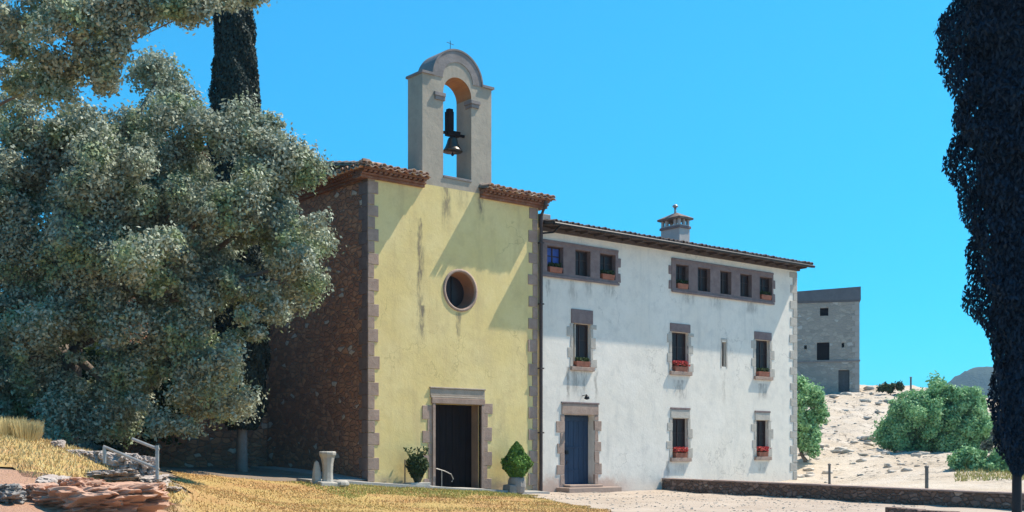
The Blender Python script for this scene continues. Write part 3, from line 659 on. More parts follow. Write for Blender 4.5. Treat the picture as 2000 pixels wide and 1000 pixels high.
for sd_ in (-1, 1):
    j = MB(); z = z0; k = 0
    while z < z1-.02:
        z2 = min(z+random.uniform(.3, .4), z1); ww = (.17, .31)[k % 2]*random.uniform(.9, 1.15)
        a, b_ = (x0-ww, x0-.001) if sd_ < 0 else (x1+.001, x1+ww)
        j.rough_box(a, b_, HY-.02, HY+.06, z+.004, z2-.004, .009); z = z2; k += 1
    j.build('jamb', TRIM, house, bevel=.01)
m = MB(); m.rough_box(x0-.35, x1+.62, HY-.62, HY+.001, -.45, -.10, .012); m.rough_box(x0-.02, x1+.1, HY-.3, HY+.29, -.098, -.022, .004); m.build('doorstep', stone('pink_step_stone', c3(.42, .31, .25), c3(.36, .27, .22), 4), house, bevel=.015)
# quoins of the house at right
q = MB(); quoins(q, HX1+.012, -1, -.3, HZ1-.15, .3, .42, .24, y=HY, pr=.015); q.build('quoin', PALE, house, bevel=.01)
# house roof
HE = .53
rf = MB(); barrel_eave(rf, HX0+.08, HX1+.32, D-HE, D+4.5, HZ1+.11, HZ1+.11+.16*(4.5+HE), .23, .08)
rf.add([(HX0,D+4.5,HZ1+.9),(HX1+.32,D+4.5,HZ1+.9),(HX1+.32,D+HD+.4,HZ1+.1),(HX0,D+HD+.4,HZ1+.1)], [(0,1,2,3)])
rf.build('roof', DTILE, house)
m = MB(); m.add([(HX0+.1,D-HE+.06,HZ1+.04),(HX1+.28,D-HE+.06,HZ1+.04),(HX1+.28,D+.3,HZ1+.07),(HX0+.1,D+.3,HZ1+.07),(HX0+.1,D-HE+.06,HZ1+.085),(HX1+.28,D-HE+.06,HZ1+.085),(HX1+.28,D+.3,HZ1+.17),(HX0+.1,D+.3,HZ1+.17)],
   [(0,3,2,1),(0,1,5,4),(1,2,6,5),(3,0,4,7),(4,5,6,7)])
m.box(HX0+.1, HX1+.29, D-HE+.025, D-HE+.058, HZ1+.0, HZ1+.155); m.box(HX0+.02, HX1+.1, D-.06, D+.03, HZ1-.09, HZ1+.03)
x = HX0+.4
while x < HX1+.2: m.box(x, x+.09, D-HE+.1, D+.02, HZ1-.035, HZ1+.045); x += .62
m.build('eaves', flat('dark_eaves_wood', c3(.10, .075, .065), .8), house)
m = MB(); m.add([(HX1+.05,D+.1,HZ1),(HX1+.05,D+HD,HZ1),(HX1+.05,D+4.5,HZ1+.85)], [(0,1,2)]); m.build('gable_end', WHT, house)
gt = MB(); gt.tube([(HX0+.1, D-HE-.03, HZ1+.06), (HX1+.3, D-HE-.03, HZ1+.04)], .05, 8); gt.tube([(HX0+.35, D-HE-.03, HZ1+.02), (HX0+.3, D-.3, HZ1-.16), (HX0+.0, D-.1, HZ1-.2)], .03, 8); gt.build('gutter', IRON, house)
# chimney
def chimney():
    yc = D+2.2; xL = FX(1291+30, yc); t = None
    x0 = FX(1327, yc); x1 = FX(1347, yc); 
    # left face runs from (x0, yc) back in y
    r = ray(1291, 0); dy = x0*r[1]/r[0]-yc; y1 = yc+max(.6, dy)
    zb = HZ1+.2; zt = FZ(1327, 426, yc)
    m = MB(); m.box(x0, x1, yc, y1, zb, zt-.2)
    n = 3
    for a in np.linspace(x0, x1-.09, 3): m.box(a, a+.09, yc+.01, yc+.1, zt-.2, zt); m.box(a, a+.09, y1-.1, y1-.01, zt-.2, zt)
    for a in np.linspace(yc+.2, y1-.3, 2): m.box(x0+.005, x0+.09, a, a+.1, zt-.2, zt); m.box(x1-.09, x1-.005, a, a+.1, zt-.2, zt)
    ch = m.build('chimney', stone('chimney_render', c3(.46, .43, .40), c3(.52, .49, .46), 3), house)
    m = MB(); m.box(x0-.10, x1+.10, yc-.10, y1+.10, zt, zt+.06); xm = (x0+x1)/2; ym = (yc+y1)/2
    m.add([(x0-.12,yc-.12,zt+.065),(x1+.12,yc-.12,zt+.065),(x1+.12,y1+.12,zt+.065),(x0-.12,y1+.12,zt+.065),(xm,ym-.1,zt+.30),(xm,ym+.1,zt+.30)], [(0,1,4),(1,2,5,4),(2,3,5),(3,0,4,5),(0,3,2,1)])
    m.build('chimney_cap', DTILE, ch)
    m = MB(); m.tube([(xm, ym, zt+.2), (xm, ym, zt+.52)], .045, 10); m.lathe((xm, ym, zt+.50), [(.06, 0), (.11, .03), (.11, .07), (.03, .13)], 12); m.build('flue', GALV, ch, smooth=True)
    m = MB(); m.box(x0-.04, x1+.04, yc-.04, y1+.04, zt-.34, zt-.25); m.build('chimney_band', TRIM2, ch)
chimney()
m = MB(); m.rough_box(HX0+.05, HX0+.42, D+.0, D+.4, HZ1+.2, HZ1+.48, .03); m.build('parapet_block', GREYROCK, house, bevel=.03)
# wall lamp
m = MB(); lx = FX(1138); m.tube([(lx, HY, 2.83), (lx, HY-.22, 2.86)], .012, 6); m.lathe((lx, HY-.22, 2.70), [(.03, 0), (.09, .03), (.075, .09), (.03, .15)], 12); tag(m.build('wall_lamp', IRON), 'small dark lamp on a bracket above the blue house door', 'lamp')
# ------------------------------------------------------------------ leaves
def leaf_cloud(cent, nrm, size, tilt=1.0, aspect=1.6, up=None):
    """rhombus leaves at cent, facing nrm plus random tilt"""
    n = len(cent); nr = nrm+rng.normal(0, tilt, (n, 3)); nr /= np.linalg.norm(nr, axis=1)[:, None]+1e-9
    a = rng.normal(0, 1, (n, 3))
    if up is not None: a = a*.45+np.array([0, 0, up])
    a -= (a*nr).sum(1)[:, None]*nr; a /= np.linalg.norm(a, axis=1)[:, None]+1e-9; b = np.cross(nr, a)
    s = size*rng.uniform(.6, 1.35, (n, 1)); L = a*s*aspect*.5; Wd = b*s*.5
    V = np.stack([cent-L, cent+Wd*.9-L*.1+nr*s*.08, cent+L, cent-Wd*.9-L*.1+nr*s*.08], 1).reshape(-1, 3)
    return V, np.arange(4*n).reshape(n, 4)
def sph(n):
    d = rng.normal(0, 1, (n, 3)); return d/np.linalg.norm(d, axis=1)[:, None]
def crown_points(lobes, clumps, cr, per, squash=.85):
    C = []; N = []
    for (c, r) in lobes:
        k = max(4, int(clumps*(r/1.2)**2)); d = sph(k); cc = np.array(c)+d*r*rng.uniform(.35, 1.12, (k, 1))*np.array([1, 1, squash])
        for q, dd in zip(cc, d):
            rad = cr*rng.choice([.4, .7, 1.0, 1.3])*rng.uniform(.85, 1.15); m_ = int(per*(rad/cr)**1.7)+8; s = sph(m_)
            ax = dd*.7+rng.normal(0, .6, 3)+np.array([0, 0, -.15]); ax /= np.linalg.norm(ax)
            rr_ = np.abs(rng.normal(.72, .2, (m_, 1))); st_ = s*rad*rr_; st_ += ax*(st_@ax)[:, None]*rng.uniform(.1, 1.1)
            C.append(q+st_*np.array([1, 1, .85])); N.append(s*.9+dd*.4+np.array([0, 0, .4]))
    return np.concatenate(C), np.concatenate(N)
def limbs(mb, base, tips, r0, bend=.4):
    base = Vector(base)
    for tip in tips:
        tip = Vector(tip); mid = base.lerp(tip, .5)+Vector((random.uniform(-bend, bend), random.uniform(-bend, bend), random.uniform(-.1, bend)))
        mb.tube([base, base.lerp(mid, .55), mid, mid.lerp(tip, .5), tip], [r0, r0*.8, r0*.6, r0*.38, r0*.12], 7)
def tree(name, loc, lobes, mat, bark, label, cat, leaf, clumps, cr, per, r0, forkh, group=None, ntips=14):
    random.seed(len(lobes)*7+3)
    t = thing(name, loc, label, cat, group)
    C, N = crown_points(lobes, clumps, cr, per); V, Fc = leaf_cloud(C, N, leaf)
    mesh_obj('crown', V, Fc, mat, t)
    m = MB(); b = Vector(loc); fk = b+Vector((random.uniform(-.2, .2), random.uniform(-.2, .2), forkh))
    m.tube([b-Vector((0, 0, .3)), b+Vector((0, 0, .1)), b.lerp(fk, .5)+Vector((.06, .03, 0)), fk], [r0*1.5, r0*1.15, r0*.95, r0*.85], 10)
    pick = random.sample(lobes, min(ntips, len(lobes))); limbs(m, fk, [l[0] for l in pick], r0*.6)
    m.build('trunk', bark, t, smooth=True); return t
def L(lst, t0, span, px, cu, cv, ru, rv):
    out = []
    for (u, v, rp) in lst:
        d2 = ((u-cu)/ru)**2+((v-cv)/rv)**2; t = t0-span*math.sqrt(max(0, 1-d2))*random.uniform(.6, 1.1)
        out.append((tuple(P(u, v, t)), rp*t/F))
    # a back layer so the crown has depth
    for (u, v, rp) in lst[::2]:
        out.append((tuple(P(u, v, t0+span*random.uniform(.1, .6))), rp*t0/F*.9))
    return out
lobA = [(585,440,52),(560,360,55),(500,295,55),(420,270,60),(340,205,55),(395,235,40),(320,320,80),(240,330,80),(565,520,50),(500,430,80),(535,585,38),(420,400,80),(440,560,75),(465,650,52),(445,735,48),(380,690,70),
        (435,790,28),(370,790,40),(330,600,90),(300,720,70),(220,500,100),(200,640,100),(240,775,70),(120,400,100),(100,560,110),(60,700,110),(140,800,65),(40,300,110),(150,270,65),(40,800,70),(590,490,45),(600,560,25),
        (-80,400,110),(-90,600,110),(-60,750,90),(520,240,20),(310,150,30),(320,800,50),(-160,500,100),(570,300,25),(240,400,80),(330,420,80),(400,480,80),(300,500,80),(200,300,70),(110,300,80),(260,270,60),(180,420,80),(0,470,90),(30,400,70),(200,830,40),(90,830,40)]
lobA = [((u-6 if u > 500 else u), v, rp_) for u, v, rp_ in lobA]
oak = tree('oak_tree', P(120, 880, 29.5), L(lobA, 29.3, 3.2, 0, 250, 500, 420, 420), OAK, BARK, 'big dense grey green oak tree spreading in front of the chapel side wall', 'tree', .062, 20, .38, 680, .34, 2.6)
lobB = [(30,60,60),(115,40,50),(50,160,48),(-20,140,70),(185,30,40),(212,100,24),(205,160,24),(100,118,34),(230,70,26),(160,75,24),(185,125,22),(285,15,32),(335,22,24),(395,8,22),(365,16,16),(270,48,16),(240,-5,36),(440,-8,20),(120,165,40),(490,-4,8),(90,-40,90),(220,-50,80),(340,-60,70),(-80,20,100),(450,-60,40),(350,-20,40)]
tree('oak_tree', P(-330, 905, 24.5), L(lobB, 23, 1.8, 0, 150, 50, 350, 200), OAK2, BARK, 'taller pale leaved tree whose branches hang into the top left corner of the picture', 'tree', .055, 30, .24, 300, .08, 5.5, ntips=3)
# a darker thicket under and behind the oak
lobC = [(60,770,80),(160,790,70),(250,800,50),(0,800,80),(-80,780,90),(100,700,80),(10,690,80),(200,720,60),(320,740,50),(-60,850,60),(300,805,35)]
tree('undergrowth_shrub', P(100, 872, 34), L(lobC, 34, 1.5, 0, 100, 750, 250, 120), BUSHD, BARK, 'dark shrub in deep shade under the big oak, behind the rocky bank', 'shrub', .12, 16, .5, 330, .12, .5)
# cypresses
def cypress(base, zc, prof, mat, bark, label, n, leaf, r0, lean=(0, 0), full=1, flare=2.2):
    t = thing('cypress_tree', base, label, 'cypress', 'cypress trees')
    zs = np.array([p[0] for p in prof]); rs = np.array([p[1] for p in prof])
    area = np.interp(np.linspace(zs[0], zs[-1], 400), zs, rs); cdf = np.cumsum(area+.05); cdf /= cdf[-1]
    z = np.interp(rng.random(n), cdf, np.linspace(zs[0], zs[-1], 400)); a = rng.random(n)*2*math.pi
    lump = 1+.13*np.sin(a*3+z*1.3)*np.sin(z*2.1+a)+.07*np.sin(a*7+z*3.1)+.05*np.sin(z*9+a*5)
    rad = np.interp(z, zs, rs)*lump*np.where(rng.random(n) < .8, rng.uniform(.86, 1.04, n), rng.uniform(.4, .9, n))
    f = (z-zs[0])/(zs[-1]-zs[0])
    f = np.clip(f*full, 0, 1); C = np.stack([base[0]+lean[0]*f+np.cos(a)*rad, base[1]+lean[1]*f+np.sin(a)*rad, base[2]+z], 1)
    N = np.stack([np.cos(a), np.sin(a), np.full(n, .25)], 1); V, Fc = leaf_cloud(C, N, leaf, .8, flare, up=1.1)
    # inner body of packed shoots
    m = MB(); core = []
    for zz, rr in zip(np.linspace(zs[0]+.1, zs[-1]-.2, 30), np.interp(np.linspace(zs[0]+.1, zs[-1]-.2, 30), zs, rs)):
        ff = min(1, full*(zz-zs[0])/(zs[-1]-zs[0]))
        for k in range(14):
            aa = 2*math.pi*k/14; q = rr*.72*(1+.13*math.sin(aa*3+zz*1.3)*math.sin(zz*2.1+aa)); core.append((base[0]+lean[0]*ff+math.cos(aa)*q, base[1]+lean[1]*ff+math.sin(aa)*q, base[2]+zz))
    cf = np.array([(i*14+k, i*14+(k+1) % 14, (i+1)*14+(k+1) % 14, (i+1)*14+k) for i in range(29) for k in range(14)])
    V = np.concatenate([V, np.array(core)]); Fc = np.concatenate([Fc, cf+len(V)-len(core)])
    mesh_obj('crown', V, Fc, mat, t)
    m = MB(); b = Vector(base); m.tube([b-Vector((0, 0, .4)), b+Vector((0, 0, .15)), b+Vector((.02, .01, zs[0]+.2)), b+Vector((lean[0]*.4, lean[1]*.4, zs[-1]*.6))], [r0*1.35, r0*1.1, r0*.9, r0*.4], 12)
    m.build('trunk', bark, t, smooth=True); return t
tC = 33.4; pC = P(472, 917, tC); s = tC/F
cypress(tuple(pC), 0, [(1.15, .35), (1.6, .62), (3, .74), (6, .76), (8.5, .75), (9.6, .72), (10.6, .65), (11.6, .57), (12.3, .53), (12.9, .46), (13.4, .28), (13.75, .03)], CYP, BARKG,
        'slender dark cypress rising behind the oak beside the chapel', 90000, .055, .15, lean=(-.17, .13))
tN = 17.0; pN = P(1986, 1130, tN)
def zp(v): return ZC+(HZ-v)*tN/F-pN.z
def rp(u): return (2022-u-7)*tN/F
pr_ = [(zp(935), .02), (zp(905), .16), (zp(870), .34), (zp(800), rp(1952)), (zp(700), rp(1940)), (zp(640), rp(1930)), (zp(590), rp(1906)), (zp(500), rp(1908)), (zp(400), rp(1896)), (zp(370), rp(1892)), (zp(300), rp(1878)), (zp(200), rp(1868)), (zp(130), rp(1872)), (zp(100), rp(1852)), (zp(40), rp(1852)), (zp(-60), rp(1856)), (zp(-250), rp(1880)), (zp(-500), rp(1920)), (zp(-700), rp(1970)), (zp(-800), .02)]
pNb = tuple(pN); ln = Vector((rt[0], rt[1], 0))*.263
cypress(pNb, 0, pr_, CYPN, stone('dark_cypress_bark', c3(.028, .026, .03), c3(.045, .04, .042), 6), 'big near cypress standing as a dark column at the right edge of the picture', 170000, .036, .07, lean=(ln.x, ln.y), full=8)
# shrubs on the right
def shrub(lst, t0, span, mat, label, name='shrub', leaf=.12, clumps=14, cr=.42, per=260, basev=None, cu=None, ru=120, rv=80, cv=None, cat='shrub', group=None, forkh=.4, r0=.08):
    cu = cu or np.mean([l[0] for l in lst]); cv = cv or np.mean([l[1] for l in lst]); b = P(cu, basev, t0); b.z = G(b.x, b.y)
    return tree(name, tuple(b), L(lst, t0, span, 0, cu, cv, ru, rv), mat, BARK, label, cat, leaf, clumps, cr, per, r0, forkh, group)
shrub([(1760,845,38),(1790,800,38),(1830,830,45),(1870,850,35),(1750,810,22),(1830,775,32),(1870,790,40),(1900,820,38),(1893,795,24),(1800,860,30),(1850,870,28),(1740,860,20),(1890,870,25),(1925,840,30),(1845,775,18)],
      56, 1.6, BUSH, 'widest rounded green shrub on the pale stony slope, dark shade beneath it', leaf=.085, clumps=44, cr=.34, per=440, basev=884, group='shrubs on the slope', ru=110, rv=70)
shrub([(1890,895,22),(1925,900,25),(1960,905,25),(1905,918,18),(1940,922,18),(1980,915,22),(1870,905,14),(1890,925,16),(1925,932,16),(1960,932,16),(1985,925,16)], 43, .7, BUSH, 'low light green shrub between the widest shrub and the low wall', leaf=.075, clumps=70, cr=.2, per=200, basev=925, group='shrubs on the slope', ru=70, rv=30)
shrub([(1945,860,14),(1962,870,12),(1955,848,12),(1930,872,10)], 46, .4, BUSHG, 'small grey leaved shrub beside the dark near cypress', leaf=.09, clumps=50, cr=.18, per=120, basev=885, group='shrubs on the slope', ru=25, rv=20)
shrub([(1575,770,18),(1590,790,22),(1580,830,22),(1570,850,24),(1600,815,16),(1560,790,20),(1580,862,18),(1565,868,14),(1560,750,14),(1550,820,30)], 50, .9, BUSH, 'leafy shrub tree growing behind the right corner of the white house', name='shrub', leaf=.085, clumps=60, cr=.24, per=240, basev=878, group='shrubs on the slope', ru=35, rv=60, forkh=.4)
shrub([(1730,757,7),(1745,756,8),(1758,757,6),(1722,760,5)], 87, .3, BUSHD, 'tiny dark shrub on the crest of the slope beside the old tower', leaf=.14, clumps=30, cr=.22, per=60, basev=763, group='shrubs on the slope', ru=20, rv=8, r0=.04)
# plants by the chapel door
def potted_left():
    x = FX(811, D-.35); y = D-.42; zb = G(x, y)+.09
    t = thing('potted_shrub', (x, y, zb), 'dark bushy potted shrub tapering downwards, left of the chapel door', 'potted plant')
    m = MB(); m.rough_box(x-.34, x+.34, y-.2, y+.2, zb-.1, zb+.07, .01); m.build('plinth', SHELL, t, bevel=.015)
    m = MB(); m.lathe((x+.03, y, zb+.07), [(.09, 0), (.10, .03), (.13, .1), (.18, .25), (.215, .38), (.225, .42), (.20, .425), (.18, .40)], 24); m.build('pot', flat('dark_green_glaze', c3(.04, .05, .03), .6), t, smooth=True)
    C = []; 
    n = 3200; z = rng.random(n); r = np.interp(z, [0, .2, .5, .8, 1], [.14, .2, .30, .27, .10])*rng.uniform(.6, 1.1, n); a = rng.random(n)*6.283
    C = np.stack([x+.02+np.cos(a)*r, y+np.sin(a)*r, zb+.22+z*.62], 1); N = np.stack([np.cos(a), np.sin(a), np.full(n, .3)], 1)
    n2 = 260; z2 = rng.random(n2); a2 = rng.random(n2)*6.283; C2 = np.stack([x+np.cos(a2)*(.1+.3*z2), y+np.sin(a2)*(.1+.2*z2), zb+.65+z2*.42], 1)
    C = np.concatenate([C, C2]); N = np.concatenate([N, sph(n2)]); V, Fc = leaf_cloud(C, N, .055); mesh_obj('foliage', V, Fc, BUSHD, t)
    m = MB(); m.tube([(x-.33, y+.1, zb), (x-.33, y+.1, zb+.72)], .018, 6); tag(m.build('stake', BARK), 'thin upright stake beside the potted shrub left of the chapel door', 'stake')
potted_left()
def topiary():
    x = FX(1007, D-.55); y = D-.6; zb = G(x, y)+.04
    t = thing('potted_conifer', (x, y, zb), 'bright green clipped cone shaped conifer in a grey stone planter, right of the chapel door', 'potted plant')
    m = MB(); m.lathe((x, y, zb), [(.22, 0), (.26, .05), (.30, .2), (.29, .36), (.25, .47), (.20, .50), (.17, .46)], 11, (1, .85)); m.rough_box(x-.42, x-.12, y-.2, y+.15, zb-.1, zb+.28, .04); m.build('planter', GREYROCK, t, bevel=.02)
    n = 9000; z = rng.random(n); a = rng.random(n)*6.283; r = np.interp(z, [0, .12, .3, .45, .58, .66, .82, 1], [.10, .22, .34, .40, .34, .25, .19, .02])*rng.uniform(.7, 1.1, n)*(1+.12*np.sin(a*4+z*9)+.08*np.sin(a*7-z*17))
    C = np.stack([x+np.cos(a)*r, y+np.sin(a)*r, zb+.42+z*1.10], 1); N = np.stack([np.cos(a), np.sin(a), np.full(n, .35)], 1)
    V, Fc = leaf_cloud(C, N, .06, .5, 1.6, up=.6); mesh_obj('foliage', V, Fc, BUSHL, t)
    m = MB(); m.tube([(x, y, zb+.2), (x, y, zb+1.2)], .03, 6); m.build('stem', BARK, t)
topiary()
# carved stone fragment
def fragment():
    p = P(638, 950, 31.0); x, y = p.x, p.y; zb = G(x, y)
    t = thing('carved_stone', (x, y, zb), 'broken pale column stump with a flared top standing by the side wall', 'stone ornament')
    m = MB(); m.lathe((x+.03, y, zb+.1), [(.17, 0), (.155, .1), (.145, .28), (.16, .5), (.19, .66), (.235, .74), (.24, .80), (.2, .83), (.12, .80)], 9, (1, .8)); m.build('column_stump', SHELL, t, bevel=.012)
    m = MB(); m.rough_box(x-.32, x+.28, y-.24, y+.22, zb-.1, zb+.12, .04); m.build('base_block', SHELL, t, bevel=.04)
    m = MB(); m.lathe((x-.24, y+.1, zb+.08), [(.12, 0), (.14, .12), (.11, .38), (.07, .55), (.02, .6)], 8, (1, .7))
    tag(m.build('standing_stone', SHELL), 'small pale upright stone leaning against the column stump', 'stone')
    m = MB(); m.lathe((x+.36, y-.18, zb), [(.1, 0), (.17, .04), (.16, .12), (.1, .17)], 9, (1.3, .8)); tag(m.build('stone_block', SHELL, bevel=.02), 'low rounded pale stone at the foot of the column stump', 'stone')
fragment()
# planters on the window sills
def sill_planter(x0, x1, z0, lab, flowers, n=1):
    x = (x0+x1)/2; wd = (x1-x0)*.36; y = HY+.01
    t = thing('flower_box', (x, y, z0), lab, 'flower box', 'flower boxes on the sills')
    m = MB(); m.add([(x-wd,y-.08,z0),(x+wd,y-.08,z0),(x+wd,y+.08,z0),(x-wd,y+.08,z0),(x-wd-.03,y-.1,z0+.17),(x+wd+.03,y-.1,z0+.17),(x+wd+.03,y+.1,z0+.17),(x-wd-.03,y+.1,z0+.17)], [(0,3,2,1),(0,1,5,4),(1,2,6,5),(2,3,7,6),(3,0,4,7),(4,5,6,7)])
    m.build('box', TERRA, t, bevel=.01)
    k = 420; C = np.stack([x+rng.uniform(-wd, wd, k), y+rng.normal(0, .04, k), z0+.16+rng.random(k)*.14], 1); V, Fc = leaf_cloud(C, sph(k), .045); mesh_obj('foliage', V, Fc, BUSHD, t)
    if flowers:
        k = 380; C = np.stack([x+rng.uniform(-wd, wd, k)*1.1, y-.03+rng.normal(0, .05, k), z0+.2+rng.random(k)*.16], 1); V, Fc = leaf_cloud(C, sph(k), .05); mesh_obj('flowers', V, Fc, FLOW, t)
sill_planter(*W1[0][:2], W1[0][2], 'terracotta box on the sill of the window directly above the blue door', False)
sill_planter(*W1[1][:2], W1[1][2], 'box full of red flowers on the middle window sill of the first floor', True)
sill_planter(*W1[2][:2], W1[2][2], 'flower box with green plants on the first floor sill nearest the right corner', False)
sill_planter(*W0[0][:2], W0[0][2], 'red flowered box on the ground floor sill left, next to the low wall end', True)
sill_planter(*W0[1][:2], W0[1][2], 'red flowered box on the ground floor sill nearest the right corner', True)
sill_planter(*RA[0][:2], RA[0][2], 'terracotta box in the top floor window with the blue pane', False)
sill_planter(*RA[2][:2], RA[2][2], 'terracotta box in the right window of the three window stone band', False)
sill_planter(*RB[0][:2], RB[0][2], 'terracotta box in the leftmost window of the five window stone band', False)
sill_planter(*RB[4][:2], RB[4][2], 'terracotta box in the rightmost window of the five window stone band', False)
# ------------------------------------------------------------------ low wall on the right, bench block
def low_wall():
    a = Vector((29.62, D-.0, 0)); b = Vector((27.9, 5.5, 0)); n = 46; d = (b-a).normalized(); nn = Vector((-d.y, d.x, 0)); nn = nn if nn.x > 0 else -nn
    t = thing('low_stone_wall', tuple(a.lerp(b, .5)+Vector((0, 0, -.5))), 'long low dark brown stone wall bordering the paving on the right', 'wall')
    m = MB(); cp_ = MB(); vv = []
    for i in range(n+1):
        p = a.lerp(b, i/n); zt = .10-.19*(i/n)/.58; zt += random.uniform(-.008, .008); q = p+nn*.42
        vv += [(p.x, p.y, -1.3), (p.x, p.y, zt), (q.x, q.y, zt), (q.x, q.y, -1.3)]
    m.add(vv, [(i*4+k, i*4+4+k, i*4+5+k, i*4+1+k) for i in range(n) for k in range(3)]+[(0,1,2,3), (n*4+3, n*4+2, n*4+1, n*4)])
    m.build('wall_body', WALLST, t)
    k = 0
    while k < n:
        s_ = random.choice((1, 2)); p = a.lerp(b, k/n); q = a.lerp(b, min(n, k+s_)/n); q = q.lerp(p, .02); z1 = .10-.19*(k/n)/.58; z2 = .10-.19*(min(n, k+s_)/n)/.58; o = -nn*.03; w_ = nn*.47
        h = .055+random.uniform(-.008, .008)
        pts = [p+o, q+o, q+w_, p+w_]; zz = [z1, z2, z2, z1]
        cp_.add([(c.x, c.y, z_+.008) for c, z_ in zip(pts, zz)]+[(c.x, c.y, z_+h) for c, z_ in zip(pts, zz)], [(0,3,2,1),(4,5,6,7),(0,1,5,4),(1,2,6,5),(2,3,7,6),(3,0,4,7)]); k += s_
    cp_.build('coping', stone('pinkish_coping', c3(.26, .19, .165), c3(.33, .25, .22), 3), t, bevel=.012)
low_wall()
def kerb_block():
    p = P(1728, 991, 26.0); q = P(2010, 1000, 22.5); d = (q-p); d.z = 0; d.normalize(); n = Vector((-d.y, d.x, 0)); t0 = p.z
    m = MB(); L_ = 9; k = 0
    while k < L_:
        a = p+d*(k*.95); b = a+d*.93; w_ = n*.3; z0 = p.z-.02*k
        m.add([(c.x, c.y, z0-.5) for c in (a, b, b+w_, a+w_)]+[(c.x, c.y, z0+random.uniform(-.01, .01)) for c in (a, b, b+w_, a+w_)], [(0,3,2,1),(4,5,6,7),(0,1,5,4),(1,2,6,5),(2,3,7,6),(3,0,4,7)]); k += 1
    tag(m.build('stone_kerb', WALLST, bevel=.02), 'dark stone edging at the bottom right in front of the low wall', 'kerb')
kerb_block()
# posts
def post(u, vb, t, h, lab, r=.045):
    p = P(u, vb, t); z = G(p.x, p.y); m = MB(); m.tube([(p.x, p.y, z-.2), (p.x, p.y, z+h)], r, 8); m.lathe((p.x, p.y, z+h), [(r*1.3, 0), (r*1.3, .04), (r*.4, .07)], 8)
    tag(m.build('post', flat('post_metal', c3(.16, .15, .14), .6)), lab, 'post', 'posts by the path')
post(1620, 947, 42, .72, 'thin upright post behind the low wall near the house corner')
post(1810, 957, 36, .78, 'thicker upright post behind the low wall, in front of the widest shrub', .055)
post(1779, 766, 86, 1.35, 'lone pole on the crest of the slope right of the tiny shrub', .07)
# ------------------------------------------------------------------ old tower on the hill
def tower():
    t0 = 90; c = P(1678, 768, t0); vd = Vector(ray(1678, HZ)).normalized(); vd.z = 0
    th = R(2.6); f = Vector((vd.x*math.cos(th)+vd.y*math.sin(th)*-1, vd.x*math.sin(th)+vd.y*math.cos(th), 0))  # depth direction, turned a little left
    l = Vector((-f.y, f.x, 0)); wd = 7.2; dp_ = 7.0; zb = 4.4; zt = 13.75
    T = thing('stone_tower', (c.x, c.y, 5.6), 'old square grey stone tower on the hill behind the white house', 'tower')
    def pt(a, b, z): q = c+l*a+f*b; return (q.x, q.y, z)
    m = MB()
    # body front face with openings in the local frame (a = distance left of the right corner)
    s_ = t0/F; A = lambda u: (1678-u)*s_; Z_ = lambda v: ZC+(HZ-v)*s_
    ops = [(A(1620), A(1604), Z_(615), Z_(599)), (A(1622), A(1598), Z_(702), Z_(667)), (A(1660), A(1639), Z_(765), Z_(722)), (A(1579), A(1574), Z_(680), Z_(672)), (A(1650), A(1645), Z_(678), Z_(669))]
    loc = MB(); wall_open(loc, 0, wd, zb, zt-1.0, 0, ops, .45); m.add([pt(a, b, z) for a, b, z in loc.v], [f_[::-1] for f_ in loc.f])
    for (a, b, a2, b2) in ((0, 0, 0, dp_), (0, dp_, wd, dp_), (wd, dp_, wd, 0)): m.quad(pt(a, b, zb), pt(a2, b2, zb), pt(a2, b2, zt-1), pt(a, b, zt-1))
    m.build('wall', TOWST, T)
    m = MB()
    def pbox(a0, a1, b0, b1, z0, z1, slope=0): m.add([pt(a0,b0,z0),pt(a1,b0,z0),pt(a1,b1,z0),pt(a0,b1,z0),pt(a0,b0,z1),pt(a1,b0,z1-slope),pt(a1,b1,z1-slope),pt(a0,b1,z1)], [(0,3,2,1),(4,5,6,7),(0,1,5,4),(1,2,6,5),(2,3,7,6),(3,0,4,7)])
    pbox(-.12, wd+.12, -.14, dp_+.12, zt-1.0, zt, .35); pbox(-.06, wd+.06, -.06, dp_, zt-1.12, zt-1.003)
    m.build('parapet', stone('dark_parapet_stone', c3(.10, .105, .12), c3(.14, .145, .16), 1.5), T)
    m = MB(); pbox(-.08, wd+.08, -.09, .02, Z_(706), Z_(703)); m.build('string_course', CAP, T)
    for i, (a, b, z0, z1) in enumerate(ops[:3]):
        m = MB(); pbox(a, b, .42, .47, z0, z1); m.build('door' if i == 2 else 'window', DARKW if i < 2 else flat('grey_tower_door', c3(.10, .11, .12), .7), T)
    m = MB(); z = zb; k = 0
    while z < zt-1.15: w_ = .5 if k % 2 else .3; pbox(-.03, w_, -.03, .06, z, z+.38); z += .4; k += 1
    m.build('quoin', stone('tower_quoin', c3(.36, .33, .30), c3(.42, .39, .35), 2), T)
tower()
# ------------------------------------------------------------------ far mountain
def mountain():
    c = P(1888, HZ, 1100); n = 60; R_ = 150; X, Y = np.meshgrid(np.linspace(-R_, R_, n), np.linspace(-R_, R_, n), indexing='ij')
    r = np.hypot(X, Y); H = 82*np.exp(-(r/62)**2)+38*np.exp(-(r/120)**4)*0+rng.normal(0, .8, X.shape)
    a = np.array([rt[0], rt[1]]); side = X*a[0]+Y*a[1]; H += 48*np.exp(-((side-70)/60)**2)*np.exp(-((X*fw[0]+Y*fw[1])/70)**2)
    H = H*(86/ max(H[n//2, n//2], 1)); idx = np.arange(n*n).reshape(n, n); f = np.stack([idx[:-1, :-1], idx[1:, :-1], idx[1:, 1:], idx[:-1, 1:]], -1).reshape(-1, 4)
    V = np.stack([X.ravel()+c.x, Y.ravel()+c.y, H.ravel()-7], 1)
    m = NT('wooded_mountain'); nn = m.noise(.12, 6, .7); m.bump(nn, 1, 3); mt = m.done(m.mix(nn, c3(.03, .045, .03), c3(.06, .08, .05)), 1)
    tag(mesh_obj('mountain', V, f, mt, smooth=True), kind='structure')
mountain()
